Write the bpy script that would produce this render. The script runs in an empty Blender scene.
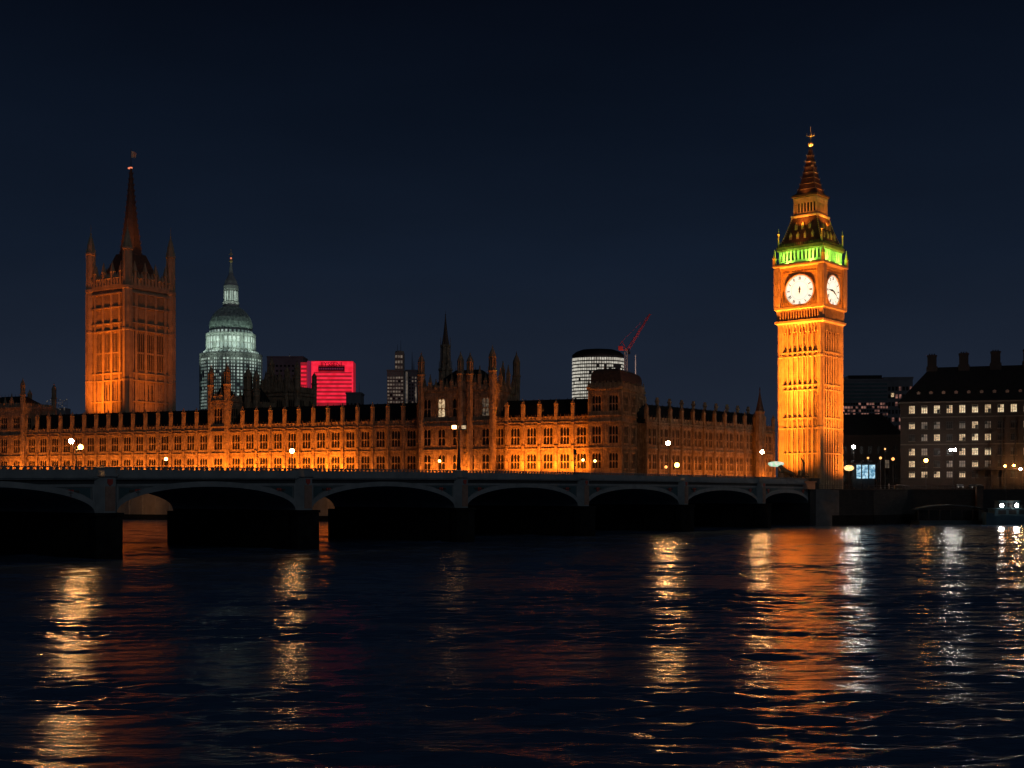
import bpy, math, random
import numpy as np
random.seed(7)
R = math.radians
sc = bpy.context.scene
COL = sc.collection
F = 1250.0            # focal length in pixels of the 1024 px wide frame
EYE = 8.6             # camera height over the river
HZ = 493.0            # horizon row

# ------------------------------------------------------------------ camera, sky, light, exposure
cd = bpy.data.cameras.new('camera'); cam = bpy.data.objects.new('camera', cd); COL.objects.link(cam)
cam.location = (0, 0, EYE); cam.rotation_euler = (R(90), 0, 0)
cd.sensor_width = 36; cd.lens = 36 * F / 1024; cd.shift_y = (HZ - 384) / 1024
cd.clip_start = 0.5; cd.clip_end = 20000
sc.camera = cam
w = bpy.data.worlds.new('World'); sc.world = w; w.use_nodes = True
nt = w.node_tree; N = nt.nodes; bg = N['Background']
tc = N.new('ShaderNodeTexCoord'); sep = N.new('ShaderNodeSeparateXYZ'); cr = N.new('ShaderNodeValToRGB')
nt.links.new(tc.outputs['Generated'], sep.inputs[0]); nt.links.new(sep.outputs['Z'], cr.inputs[0]); 
hz = N.new('ShaderNodeTexNoise'); hz.inputs['Scale'].default_value = 2.6; hz.inputs['Detail'].default_value = 4
hm_ = N.new('ShaderNodeMapping'); hm_.inputs['Scale'].default_value = (1, 1, 3.5)
hr = N.new('ShaderNodeMapRange'); hr.inputs[1].default_value = 0.3; hr.inputs[2].default_value = 0.7; hr.inputs[3].default_value = 0.86; hr.inputs[4].default_value = 1.14
hx = N.new('ShaderNodeVectorMath'); hx.operation = 'SCALE'
nt.links.new(tc.outputs['Generated'], hm_.inputs[0]); nt.links.new(hm_.outputs[0], hz.inputs['Vector']); nt.links.new(hz.outputs['Fac'], hr.inputs[0])
nt.links.new(cr.outputs[0], hx.inputs[0]); nt.links.new(hr.outputs[0], hx.inputs['Scale']); nt.links.new(hx.outputs[0], bg.inputs[0])
e = cr.color_ramp.elements
e[0].position = 0.0; e[0].color = (0.0165, 0.0220, 0.0365, 1)
e[1].position = 0.38; e[1].color = (0.0017, 0.0032, 0.0078, 1)
for p, c in ((0.07, (0.0125, 0.0183, 0.0325, 1)), (0.18, (0.0060, 0.0110, 0.0230, 1)), (0.28, (0.0033, 0.0064, 0.0145, 1))):
    q = e.new(p); q.color = c
bg.inputs[1].default_value = 1.0
sd = bpy.data.lights.new('city_glow_fill', 'SUN'); so = bpy.data.objects.new('city_glow_fill', sd); COL.objects.link(so)  # weak fill added for the bridge face, standing in for city glow
sd.energy = 0.10; sd.angle = R(25); sd.color = (0.84, 0.92, 1.0); so.rotation_euler = (R(62), 0, R(32))
sc.view_settings.view_transform = 'Standard'; sc.view_settings.look = 'None'
sc.view_settings.exposure = 0; sc.view_settings.gamma = 1; sc.view_settings.use_curve_mapping = False
cy = sc.cycles
cy.max_bounces = 5; cy.diffuse_bounces = 2; cy.glossy_bounces = 3; cy.transmission_bounces = 2
cy.sample_clamp_indirect = 60.0; cy.use_denoising = True; cy.caustics_reflective = False; cy.caustics_refractive = False
cy.use_light_tree = True

# ------------------------------------------------------------------ materials
def new_mat(name):
    m = bpy.data.materials.new(name); m.use_nodes = True
    return m, m.node_tree, m.node_tree.nodes['Principled BSDF']
def rough_mat(name, c1, c2, scale=0.6, rough=0.85, bump=0.3, bscale=4.0, spec=0.3, metal=0.0):
    m, t, b = new_mat(name); n = t.nodes
    co = n.new('ShaderNodeTexCoord'); nz = n.new('ShaderNodeTexNoise'); nz.inputs['Scale'].default_value = scale
    nz.inputs['Detail'].default_value = 6; nz.inputs['Roughness'].default_value = 0.65
    rp = n.new('ShaderNodeValToRGB'); rp.color_ramp.elements[0].color = (*c1, 1); rp.color_ramp.elements[1].color = (*c2, 1)
    rp.color_ramp.elements[0].position = 0.33; rp.color_ramp.elements[1].position = 0.68
    t.links.new(co.outputs['Object'], nz.inputs['Vector']); t.links.new(nz.outputs['Fac'], rp.inputs[0]); t.links.new(rp.outputs[0], b.inputs['Base Color'])
    n2 = n.new('ShaderNodeTexNoise'); n2.inputs['Scale'].default_value = bscale; n2.inputs['Detail'].default_value = 4
    bp = n.new('ShaderNodeBump'); bp.inputs['Strength'].default_value = bump; bp.inputs['Distance'].default_value = 0.12
    t.links.new(co.outputs['Object'], n2.inputs['Vector']); t.links.new(n2.outputs['Fac'], bp.inputs['Height']); t.links.new(bp.outputs[0], b.inputs['Normal'])
    b.inputs['Roughness'].default_value = rough; b.inputs['Specular IOR Level'].default_value = spec; b.inputs['Metallic'].default_value = metal
    return m
def brick_mat(name, c1, c2, mortar, scale, rough=0.85):
    m, t, b = new_mat(name); n = t.nodes
    co = n.new('ShaderNodeTexCoord'); mp = n.new('ShaderNodeMapping'); mp.inputs['Rotation'].default_value = (R(90), 0, 0)
    br = n.new('ShaderNodeTexBrick'); br.inputs['Scale'].default_value = scale
    br.inputs['Color1'].default_value = (*c1, 1); br.inputs['Color2'].default_value = (*c2, 1); br.inputs['Mortar'].default_value = (*mortar, 1)
    t.links.new(co.outputs['Object'], mp.inputs[0]); t.links.new(mp.outputs[0], br.inputs['Vector'])
    nz = n.new('ShaderNodeTexNoise'); nz.inputs['Scale'].default_value = 0.5; nz.inputs['Detail'].default_value = 6
    t.links.new(co.outputs['Object'], nz.inputs['Vector'])
    mx = n.new('ShaderNodeMixRGB'); mx.blend_type = 'MULTIPLY'; mx.inputs[0].default_value = 0.7
    t.links.new(br.outputs['Color'], mx.inputs[1]); t.links.new(nz.outputs['Fac'], mx.inputs[2]); t.links.new(mx.outputs[0], b.inputs['Base Color'])
    b.inputs['Roughness'].default_value = rough
    return m
def emit_mat(name, col, st, c2=None, scale=1.0):
    m, t, b = new_mat(name); n = t.nodes
    b.inputs['Base Color'].default_value = (0.3, 0.3, 0.3, 1)
    b.inputs['Emission Color'].default_value = (*col, 1); b.inputs['Emission Strength'].default_value = st
    if c2:
        co = n.new('ShaderNodeTexCoord'); nz = n.new('ShaderNodeTexNoise'); nz.inputs['Scale'].default_value = scale
        nz.inputs['Detail'].default_value = 3
        rp = n.new('ShaderNodeValToRGB'); rp.color_ramp.elements[0].color = (*c2, 1); rp.color_ramp.elements[1].color = (*col, 1)
        rp.color_ramp.elements[0].position = 0.40; rp.color_ramp.elements[1].position = 0.6
        t.links.new(co.outputs['Object'], nz.inputs['Vector']); t.links.new(nz.outputs['Fac'], rp.inputs[0]); t.links.new(rp.outputs[0], b.inputs['Emission Color'])
    return m
def carved(name, c1, c2, soot, bump=0.9):
    m = rough_mat(name, c1, c2, 0.45, 0.9, bump, 1.6); t = m.node_tree; n = t.nodes; b = n['Principled BSDF']
    bp = [x for x in n if x.bl_idname == 'ShaderNodeBump'][0]; bp.inputs['Distance'].default_value = 0.35
    co = [x for x in n if x.bl_idname == 'ShaderNodeTexCoord'][0]; rp = [x for x in n if x.bl_idname == 'ShaderNodeValToRGB'][0]
    mp = n.new('ShaderNodeMapping'); mp.inputs['Scale'].default_value = (1.6, 1.6, 0.28)      # rain streaks and soot
    nz = n.new('ShaderNodeTexNoise'); nz.inputs['Scale'].default_value = 1.1; nz.inputs['Detail'].default_value = 8; nz.inputs['Roughness'].default_value = 0.75
    r2 = n.new('ShaderNodeValToRGB'); r2.color_ramp.elements[0].position = 0.36; r2.color_ramp.elements[1].position = 0.60
    r2.color_ramp.elements[0].color = (soot, soot, soot, 1); r2.color_ramp.elements[1].color = (1, 1, 1, 1)
    mx = n.new('ShaderNodeMixRGB'); mx.blend_type = 'MULTIPLY'; mx.inputs[0].default_value = 1
    t.links.new(co.outputs['Object'], mp.inputs[0]); t.links.new(mp.outputs[0], nz.inputs['Vector']); t.links.new(nz.outputs['Fac'], r2.inputs[0])
    t.links.new(rp.outputs[0], mx.inputs[1]); t.links.new(r2.outputs[0], mx.inputs[2]); t.links.new(mx.outputs[0], b.inputs['Base Color'])
    return m
STONE = carved('limestone', (0.27, 0.185, 0.11), (0.54, 0.40, 0.26), 0.45)
STONE2 = carved('clean_limestone', (0.38, 0.28, 0.17), (0.54, 0.41, 0.26), 0.80, 0.35)
PALE = rough_mat('pale_stone', (0.34, 0.35, 0.33), (0.60, 0.60, 0.56), 0.2, 0.9, 0.3, 1.0)
LEAD = rough_mat('lead_sheet', (0.16, 0.21, 0.19), (0.60, 0.68, 0.62), 0.5, 0.6, 0.3, 1.0)
SLATE = rough_mat('iron_roof', (0.008, 0.009, 0.010), (0.016, 0.016, 0.017), 0.8, 0.75, 0.3, 3.0)
SPIRE = rough_mat('cast_iron_roof', (0.07, 0.04, 0.028), (0.15, 0.085, 0.055), 1.4, 0.55, 0.4, 3.0)
GOLD = rough_mat('gilding', (0.62, 0.40, 0.14), (0.80, 0.55, 0.22), 2.0, 0.45, 0.2, 4.0, 0.5, 0.3)
GLASS = rough_mat('window_glass', (0.008, 0.008, 0.010), (0.018, 0.015, 0.014), 0.6, 0.35, 0.05, 2.0, 0.25)
BPAINT = rough_mat('grey_green_paint', (0.20, 0.225, 0.225), (0.32, 0.345, 0.34), 0.35, 0.6, 0.15, 3.0)
BDARK = rough_mat('dark_green_paint', (0.05, 0.10, 0.11), (0.08, 0.135, 0.145), 0.5, 0.6, 0.15, 3.0)
BMID = rough_mat('worn_green_paint', (0.13, 0.16, 0.165), (0.22, 0.245, 0.24), 0.35, 0.6, 0.15, 3.0)
BSHADE = rough_mat('dark_and_shade_paint', (0.03, 0.035, 0.038), (0.05, 0.055, 0.058), 0.5, 0.7, 0.15, 3.0)  # plain dark paint; on the deck edge it stands for shade
GRANITE = rough_mat('brown_granite', (0.26, 0.16, 0.115), (0.40, 0.26, 0.20), 0.8, 0.85, 0.3, 4.0)
WETST = rough_mat('wet_granite', (0.012, 0.012, 0.012), (0.028, 0.027, 0.025), 0.7, 0.95, 0.4, 2.0, 0.05)
REDP = rough_mat('red_shield_paint', (0.42, 0.05, 0.04), (0.55, 0.10, 0.07), 2.0, 0.5, 0.1, 4.0)
IRON = rough_mat('black_iron', (0.02, 0.022, 0.024), (0.035, 0.037, 0.04), 2.0, 0.5, 0.1, 4.0, 0.5)
BRONZE = rough_mat('dark_bronze', (0.03, 0.028, 0.022), (0.06, 0.052, 0.04), 2.0, 0.5, 0.2, 4.0, 0.5)
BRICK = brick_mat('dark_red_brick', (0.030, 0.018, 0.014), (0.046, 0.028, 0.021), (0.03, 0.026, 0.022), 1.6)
BAND = rough_mat('portland_band', (0.06, 0.05, 0.042), (0.10, 0.085, 0.07), 0.8, 0.85, 0.2, 3.0)
CONC = rough_mat('concrete', (0.13, 0.13, 0.14), (0.20, 0.20, 0.21), 0.1, 0.9, 0.2, 1.0)
CONCW = rough_mat('warm_concrete', (0.28, 0.23, 0.18), (0.38, 0.32, 0.25), 0.1, 0.9, 0.2, 1.0)
WALLM = brick_mat('river_wall_stone', (0.032, 0.036, 0.038), (0.052, 0.054, 0.052), (0.03, 0.03, 0.03), 0.55)
ASPH = rough_mat('asphalt', (0.04, 0.04, 0.042), (0.06, 0.06, 0.06), 0.5, 0.9, 0.3, 6.0)
PAVE = rough_mat('paving', (0.14, 0.13, 0.12), (0.22, 0.20, 0.18), 0.4, 0.9, 0.2, 3.0)
TERR = rough_mat('terrace_stone', (0.30, 0.24, 0.17), (0.42, 0.35, 0.26), 0.3, 0.9, 0.3, 1.5)
CRANE = rough_mat('red_crane_paint', (0.45, 0.03, 0.03), (0.58, 0.06, 0.05), 0.5, 0.5, 0.1, 2.0)
HULL = rough_mat('blue_green_hull', (0.02, 0.045, 0.055), (0.035, 0.07, 0.08), 0.4, 0.4, 0.1, 2.0, 0.5)
CLOTH = rough_mat('dark_clothing', (0.02, 0.02, 0.025), (0.05, 0.045, 0.045), 1.5, 0.9, 0.2, 6.0)
CLOTHL = rough_mat('pale_coat', (0.30, 0.26, 0.22), (0.38, 0.33, 0.28), 1.5, 0.9, 0.2, 6.0)
CARP = rough_mat('car_paint', (0.03, 0.03, 0.035), (0.05, 0.05, 0.06), 1.0, 0.3, 0.0, 3.0, 0.6)
FLAGM = rough_mat('flag_cloth', (0.55, 0.48, 0.36), (0.70, 0.62, 0.48), 0.6, 0.8, 0.1, 3.0)
GLOBE_S = emit_mat('sodium_globe', (1.0, 0.36, 0.055), 70)
GLOBE_W = emit_mat('warm_globe', (1.0, 0.47, 0.16), 620)
GLOBE_C = emit_mat('white_lamp', (1.0, 0.95, 0.86), 600)
GLOBE_M = emit_mat('soft_globe', (1.0, 0.48, 0.15), 14)
GLOBE_T = emit_mat('twin_lamp', (1.0, 0.95, 0.88), 210)
GLOBE_P = emit_mat('pier_globe', (1.0, 0.47, 0.15), 190)
GLOBE_D = emit_mat('dim_globe', (1.0, 0.40, 0.10), 2.2)
FLOOD = emit_mat('searchlight_glass', (1.0, 0.98, 0.92), 150)
DIAL = emit_mat('opal_dial', (1.0, 0.94, 0.76), 1.08, (1.0, 0.88, 0.64), 0.25)
WINW = emit_mat('lit_room', (1.0, 0.72, 0.40), 0.80, (0.25, 0.14, 0.06), 2.2)
WINB = emit_mat('bright_room', (1.0, 0.82, 0.52), 0.95, (0.50, 0.32, 0.15), 2.0)
WIND = emit_mat('dim_room', (0.55, 0.40, 0.24), 0.25, (0.03, 0.02, 0.015), 1.5)
WING_ = emit_mat('green_lit_room', (0.72, 0.92, 0.80), 0.50, (0.20, 0.30, 0.26), 0.12)
WINGB = emit_mat('green_lit_opening', (0.80, 1.0, 0.84), 0.62, (0.4, 0.56, 0.46), 0.3)
WINP = emit_mat('pink_lit_room', (1.0, 0.42, 0.30), 0.32, (0.10, 0.03, 0.02), 0.3)
WINO = emit_mat('office_room', (0.98, 0.93, 0.78), 0.58, (0.5, 0.46, 0.38), 0.35)
WINF = emit_mat('far_room', (0.85, 0.66, 0.48), 0.16, (0.20, 0.15, 0.11), 0.25)
REDL = emit_mat('red_light_strip', (1.0, 0.016, 0.050), 1.0, (0.80, 0.004, 0.024), 0.25)
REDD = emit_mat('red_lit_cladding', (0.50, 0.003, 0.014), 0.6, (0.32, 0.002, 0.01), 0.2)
REDP2 = emit_mat('red_purple_panel', (0.20, 0.01, 0.05), 0.6)
BLUEL = emit_mat('blue_white_poster', (0.55, 0.86, 1.0), 1.0, (0.03, 0.20, 0.34), 1.6)
GREENL = emit_mat('green_white_canopy', (0.40, 0.85, 0.55), 0.8, (0.95, 1.0, 0.85), 1.6)
YELL = emit_mat('yellow_sign', (1.0, 0.86, 0.45), 1.3, (0.5, 0.38, 0.14), 2.0)
BEACON = emit_mat('red_beacon', (1.0, 0.25, 0.12), 1.0)
SIGND = rough_mat('sign_band', (0.05, 0.008, 0.012), (0.09, 0.012, 0.02), 1.0, 0.6, 0.0, 3.0)

# ------------------------------------------------------------------ helpers
class MB:
    def __init__(s): s.v = []; s.f = []; s.mi = []; s.cm = 0
    def add(s, vs, fs):
        o = len(s.v); s.v += [tuple(p) for p in vs]
        for q in fs: s.f.append(tuple(i + o for i in q)); s.mi.append(s.cm)
    def box(s, x0, x1, y0, y1, z0, z1):
        s.add([(x0,y0,z0),(x1,y0,z0),(x1,y1,z0),(x0,y1,z0),(x0,y0,z1),(x1,y0,z1),(x1,y1,z1),(x0,y1,z1)],
              [(0,3,2,1),(4,5,6,7),(0,1,5,4),(1,2,6,5),(2,3,7,6),(3,0,4,7)])
        return s
    def lathe(s, cx, cy, prof, n=8, rot=0.0, sx=1.0, sy=1.0):
        vs = []; fs = []
        for r, z in prof:
            for i in range(n):
                a = rot + 2 * math.pi * i / n; vs.append((cx + r * sx * math.cos(a), cy + r * sy * math.sin(a), z))
        for j in range(len(prof) - 1):
            for i in range(n):
                k = (i + 1) % n; fs.append((j*n+i, j*n+k, (j+1)*n+k, (j+1)*n+i))
        fs.append(tuple(reversed(range(n)))); fs.append(tuple((len(prof)-1)*n+i for i in range(n)))
        s.add(vs, fs); return s
    def sq(s, cx, cy, prof):      # square plan, half width h at height z
        return s.lathe(cx, cy, [(h * math.sqrt(2), z) for h, z in prof], 4, math.pi/4)
    def bar(s, p, q, r, n=6, r2=None):
        p = np.array(p, float); q = np.array(q, float); d = q - p; L = np.linalg.norm(d); d /= max(L, 1e-9)
        a = np.cross(d, (0,0,1.0)); 
        if np.linalg.norm(a) < 1e-3: a = np.cross(d, (1.0,0,0))
        a /= np.linalg.norm(a); b = np.cross(d, a); r2 = r if r2 is None else r2
        vs = [p + r*(a*math.cos(t)+b*math.sin(t)) for t in [2*math.pi*i/n for i in range(n)]] + \
             [q + r2*(a*math.cos(t)+b*math.sin(t)) for t in [2*math.pi*i/n for i in range(n)]]
        fs = [(i, (i+1)%n, n+(i+1)%n, n+i) for i in range(n)] + [tuple(reversed(range(n))), tuple(range(n, 2*n))]
        s.add(vs, fs); return s
    def ball(s, cx, cy, cz, r, n=12, m=8, sz=1.0):
        return s.lathe(cx, cy, [(max(r*math.sin(math.pi*j/m), 0.004), cz - r*sz*math.cos(math.pi*j/m)) for j in range(m+1)], n)
    def ext(s, poly, y0, y1):     # polygon in the xz plane extruded along y
        n = len(poly); vs = [(x, y0, z) for x, z in poly] + [(x, y1, z) for x, z in poly]
        s.add(vs, [tuple(range(n)), tuple(reversed(range(n, 2*n)))] + [(i, n+i, n+(i+1)%n, (i+1)%n) for i in range(n)]); return s
    def plan(s, poly, z0, z1):    # polygon in plan extruded up
        n = len(poly); vs = [(x, y, z0) for x, y in poly] + [(x, y, z1) for x, y in poly]
        s.add(vs, [tuple(reversed(range(n))), tuple(range(n, 2*n))] + [(i, (i+1)%n, n+(i+1)%n, n+i) for i in range(n)]); return s
    def mesh(s, name, mats, zo=0.0):
        me = bpy.data.meshes.new(name); me.from_pydata([(x, y, z - zo) for x, y, z in s.v], [], s.f)
        mats = mats if isinstance(mats, (list, tuple)) else [mats]
        for m in mats: me.materials.append(m)
        if len(mats) > 1: me.polygons.foreach_set('material_index', s.mi)
        me.update(); return me
    def build(s, name, mats, parent=None, zo=0.0, loc=None):
        return link(name, s.mesh(name, mats, zo), parent, loc)
def link(name, me, parent=None, loc=None, rz=0):
    o = bpy.data.objects.new(name, me); COL.objects.link(o)
    if parent: o.parent = parent
    if loc: o.location = loc
    if rz: o.rotation_euler = (0, 0, rz)
    return o
def tag(o, label=None, cat=None, group=None, kind=None):
    for k, v in (('label', label), ('category', cat), ('group', group), ('kind', kind)):
        if v: o[k] = v
    return o
def thing(name, label, cat, loc=(0,0,0), rz=0, group=None):
    o = bpy.data.objects.new(name, None); COL.objects.link(o); o.location = loc; o.rotation_euler = (0,0,rz); o.empty_display_size = 0.5
    return tag(o, label, cat, group)
def area(loc, target, sx, sy, power, color, spread=180):
    l = bpy.data.lights.new('floodlight', 'AREA'); l.shape = 'RECTANGLE'; l.size = sx; l.size_y = sy; l.energy = power; l.color = color; l.spread = R(spread)
    o = bpy.data.objects.new('floodlight', l); COL.objects.link(o); o.location = loc
    d = np.array(target, float) - np.array(loc, float)
    import mathutils
    v = mathutils.Vector(d); o.rotation_euler = v.to_track_quat('-Z', 'X').to_euler()
    return o
def at(px, y, Y): return ((px-512)*Y/F, Y, EYE + (HZ-y)*Y/F)
SOD = (1.0, 0.25, 0.024)
SODY = (1.0, 0.235, 0.016)

# ------------------------------------------------------------------ river
def make_water():
    ys = np.concatenate([np.array([-80, -20, 10, 22.0]), np.geomspace(30, 470, 950), np.array([520, 700.0])])
    u = np.linspace(-1, 1, 640)
    Yg, U = np.meshgrid(ys, u, indexing='ij')
    half = np.maximum(np.abs(Yg) * 0.62, 60) + 15
    X = U * half; Y = Yg + 0
    rng = np.random.default_rng(3); Z = np.zeros_like(X); E = np.zeros_like(X)
    for k in range(14):
        lam = 9 * (60/9) ** rng.random(); a = rng.normal(math.pi/2, 0.30); E += np.sin(2*math.pi/lam*(X*math.cos(a)+Y*math.sin(a)) + rng.random()*6.28)
    E = np.clip(1.0 + 0.20*E, 0.5, 1.7)
    dy = np.gradient(ys)[:, None]; dx = 2 * half / 639
    for k in range(84):
        lam = 0.40 * (4.2 / 0.40) ** rng.random(); a = rng.normal(math.pi/2 + 0.05, 0.30 if lam > 1.2 else 0.7)
        kx, ky = math.cos(a) * 2*math.pi/lam, math.sin(a) * 2*math.pi/lam
        slope = 0.036 if lam < 1.6 else 0.042
        amp = slope * lam / (2*math.pi)
        att = np.exp(-(1.3 * (abs(ky)*dy + abs(kx)*dx) / (2*math.pi)) ** 2)
        gx = 0.6 + 0.4 * np.sin(X*0.03*rng.normal() + Y*0.045*rng.normal() + rng.random()*6)
        ph = kx*X + ky*Y + rng.random()*6.28
        Z += amp * att * gx * (E if lam < 4 else 1.0) * (np.sin(ph) + 0.18*np.sin(2*ph + 1.2))
    edge = np.clip((60 - 0)/1, 0, 1)
    nr, nc = X.shape
    co = np.stack([X, Y, Z], -1).reshape(-1, 3)
    i = np.arange((nr-1)*(nc-1)); r = i // (nc-1); c = i % (nc-1); a0 = r*nc + c
    fs = np.stack([a0, a0+1, a0+nc+1, a0+nc], -1)
    me = bpy.data.meshes.new('river_water'); me.vertices.add(len(co)); me.vertices.foreach_set('co', co.ravel())
    me.loops.add(fs.size); me.loops.foreach_set('vertex_index', fs.ravel().astype(np.int32))
    me.polygons.add(len(fs)); me.polygons.foreach_set('loop_start', (np.arange(len(fs))*4).astype(np.int32))
    me.polygons.foreach_set('loop_total', np.full(len(fs), 4, np.int32)); me.polygons.foreach_set('use_smooth', np.ones(len(fs), bool))
    me.update(calc_edges=True)
    m, t, b = new_mat('river_water'); n = t.nodes
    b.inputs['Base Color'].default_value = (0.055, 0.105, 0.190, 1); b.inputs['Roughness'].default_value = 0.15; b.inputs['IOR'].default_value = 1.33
    co_ = n.new('ShaderNodeTexCoord'); mp = n.new('ShaderNodeMapping'); mp.inputs['Scale'].default_value = (0.32, 1.4, 1)
    n1 = n.new('ShaderNodeTexNoise'); n1.inputs['Scale'].default_value = 2.2; n1.inputs['Detail'].default_value = 4; n1.inputs['Roughness'].default_value = 0.55
    bp = n.new('ShaderNodeBump'); bp.inputs['Strength'].default_value = 1.0; bp.inputs['Distance'].default_value = 0.10
    g1 = n.new('ShaderNodeMapping'); g1.inputs['Scale'].default_value = (0.03, 0.16, 1); g2 = n.new('ShaderNodeTexNoise'); g2.inputs['Scale'].default_value = 1.0; g2.inputs['Detail'].default_value = 5
    g3 = n.new('ShaderNodeMapRange'); g3.inputs[1].default_value = 0.35; g3.inputs[2].default_value = 0.65; g3.inputs[3].default_value = 0.55; g3.inputs[4].default_value = 1.0
    t.links.new(co_.outputs['Object'], g1.inputs[0]); t.links.new(g1.outputs[0], g2.inputs['Vector']); t.links.new(g2.outputs['Fac'], g3.inputs[0]); t.links.new(g3.outputs[0], bp.inputs['Strength'])
    t.links.new(co_.outputs['Object'], mp.inputs[0]); t.links.new(mp.outputs[0], n1.inputs['Vector']); t.links.new(n1.outputs['Fac'], bp.inputs['Height']); t.links.new(bp.outputs[0], b.inputs['Normal'])
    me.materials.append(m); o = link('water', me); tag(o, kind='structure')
make_water()

# ------------------------------------------------------------------ reference lines: bridge face, palace river front
B0 = np.array([-53.3, 164.5]); BD = np.array([0.619, 0.785]); BD /= np.linalg.norm(BD); BN = np.array([-BD[1], BD[0]])
BROT = math.atan2(BD[1], BD[0])
def sline(px, P, D):
    u = px - 512; return (u*P[1] - F*P[0]) / (F*D[0] - u*D[1])
def bs(px, off=0): return sline(px, B0 + BN*off, BD)
def bpos(s, off=0): p = B0 + BD*s + BN*off; return float(p[0]), float(p[1])
F0 = np.array([-183.5, 448.0]); FD = np.array([0.921, -0.389]); FD /= np.linalg.norm(FD); FN = np.array([-FD[1], FD[0]])
FROT = math.atan2(FD[1], FD[0])
def fs_(px, off=0): return sline(px, F0 + FN*off, FD)
def fpos(s, off=0): p = F0 + FD*s + FN*off; return float(p[0]), float(p[1])
def ztop(s): return 12.75 - (s-130)**2 * 4e-5

# ------------------------------------------------------------------ land
GZ = 9.6
qL = fpos(-160, -11); qR = fpos(fs_(618), -11)
land = [(qL[0], qL[1]), qR, bpos(205, 30), bpos(214.6, 30), bpos(214.6, 0.0), (96, 340), (112, 352), (500, 352), (4000, 600), (6000, 9000), (-6000, 9000), (-3000, 1500)]
m = MB(); m.plan(land, -6, 0)
for k in range(len(m.v)):
    if m.v[k][2] == 0: m.v[k] = (m.v[k][0], m.v[k][1], 5.8 if False else GZ - 0.02)
tag(m.build('ground', PAVE), kind='structure')
# river wall of the terrace and the low embankment road
m = MB()
a = np.array(fpos(-160, -11.4)); b = np.array(fpos(fs_(618), -11.4))
L = np.linalg.norm(b-a)
tw = thing('terrace_wall', 'pale river wall below the long floodlit palace, seen through the bridge arches', 'river wall', (a[0], a[1], -3), FROT)
m.box(0, L, 0, 0.6, -3, 7.9); m.box(0, L, -0.12, 0.6, 7.9, 8.3)
m.build('wall', TERR, tw, -3); m = MB()
for k in range(int(L/5.4)): m.box(k*5.4, k*5.4+0.8, -0.35, 0, -3, 7.9)
m.box(0, L, -0.2, 0, 4.6, 5.0); m.build('pilaster', TERR, tw, -3)
m = MB(); m.box(0, L, -0.36, 0.0, -3, 1.6); m.build('wet_foot', WETST, tw, -3, (0, -0.01, 0))

# ------------------------------------------------------------------ gothic architecture
def window_mesh(wd, h, lights, lit=None, arch=True, name='window'):
    m = MB(); fr = 0.12
    m.cm = 1; m.box(0, wd, 0.30, 0.36, 0, h); m.cm = 0
    m.box(0, fr, 0.06, 0.30, 0, h); m.box(wd-fr, wd, 0.06, 0.30, 0, h); m.box(fr, wd-fr, 0.06, 0.30, 0, fr); m.box(fr, wd-fr, 0.06, 0.30, h-fr, h)
    p = (wd-2*fr)/lights
    for i in range(1, lights): m.box(fr+i*p-0.07, fr+i*p+0.07, 0.10, 0.30, fr, h-fr)
    m.box(fr, wd-fr, 0.14, 0.29, h*0.46, h*0.46+0.14)
    if arch:
        for i in range(lights):
            x0 = fr+i*p+0.07; x1 = fr+(i+1)*p-0.07
            for zt in (h*0.46, h-fr):
                m.ext([(x0, zt-0.55), (x0+(x1-x0)*0.22, zt-0.18), ((x0+x1)/2, zt-0.02), (x0, zt-0.02)], 0.13, 0.28)
                m.ext([(x1, zt-0.55), (x1, zt-0.02), ((x0+x1)/2, zt-0.02), (x1-(x1-x0)*0.22, zt-0.18)], 0.13, 0.28)
    return m.mesh(name, [STONE, lit or GLASS])
WM = {}
def wmesh(wd, h, lights, lit=None):
    k = (round(wd,2), round(h,2), lights, lit.name if lit else '')
    if k not in WM: WM[k] = window_mesh(wd, h, lights, lit)
    return WM[k]
def turret_mb(m, x, y, z0, z1, ztip, r=0.9, n=8):
    """octagonal turret shaft with bands, a belfry stage, ogee cap and finial"""
    h = ztip - z1
    m.lathe(x, y, [(r*0.92, z0), (r*0.92, z1-2.5), (r, z1-2.2), (r, z1-0.5), (r*1.18, z1-0.3), (r*1.18, z1), (r*0.86, z1+0.05)], n, math.pi/8)
    zb = z1+0.05; zs = z1+h*0.50
    m.lathe(x, y, [(r*0.72, zb), (r*0.72, zs)], n, math.pi/8)
    for i in range(n):
        a = 2*math.pi*i/n + math.pi/8; cx, cy_ = x + r*0.82*math.cos(a), y + r*0.82*math.sin(a)
        m.bar((cx, cy_, zb), (cx, cy_, zs), r*0.13, 4); m.bar((cx, cy_, zs), (x+r*0.9*math.cos(a), y+r*0.9*math.sin(a), zs+h*0.12), r*0.10, 4, 0.02)
    m.lathe(x, y, [(r*1.0, zs), (r*1.0, zs+0.2), (r*0.86, zs+0.25), (r*0.80, zs+h*0.12), (r*0.52, zs+h*0.24), (r*0.22, zs+h*0.33), (r*0.12, zs+h*0.38), (r*0.28, zs+h*0.40), (r*0.07, zs+h*0.42), (0.03, ztip)], n, math.pi/8)
def pinnacle_mb(m, x, y, z0, z1, ztip, wd=0.55):
    m.sq(x, y, [(wd, z0), (wd, z1-0.25), (wd*1.2, z1-0.1), (wd*1.2, z1), (wd*0.85, z1+0.02), (wd*0.5, z1+(ztip-z1)*0.45), (wd*0.15, ztip-0.3), (wd*0.32, ztip-0.22), (0.03, ztip)])
    for s1, s2 in ((1,0),(-1,0),(0,1),(0,-1)):
        m.ext([(x-wd*0.8, z1-0.05), (x+wd*0.8, z1-0.05), (x, z1+0.8)], y-wd-0.06, y-wd+0.1) if s2 == -1 else None
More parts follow.
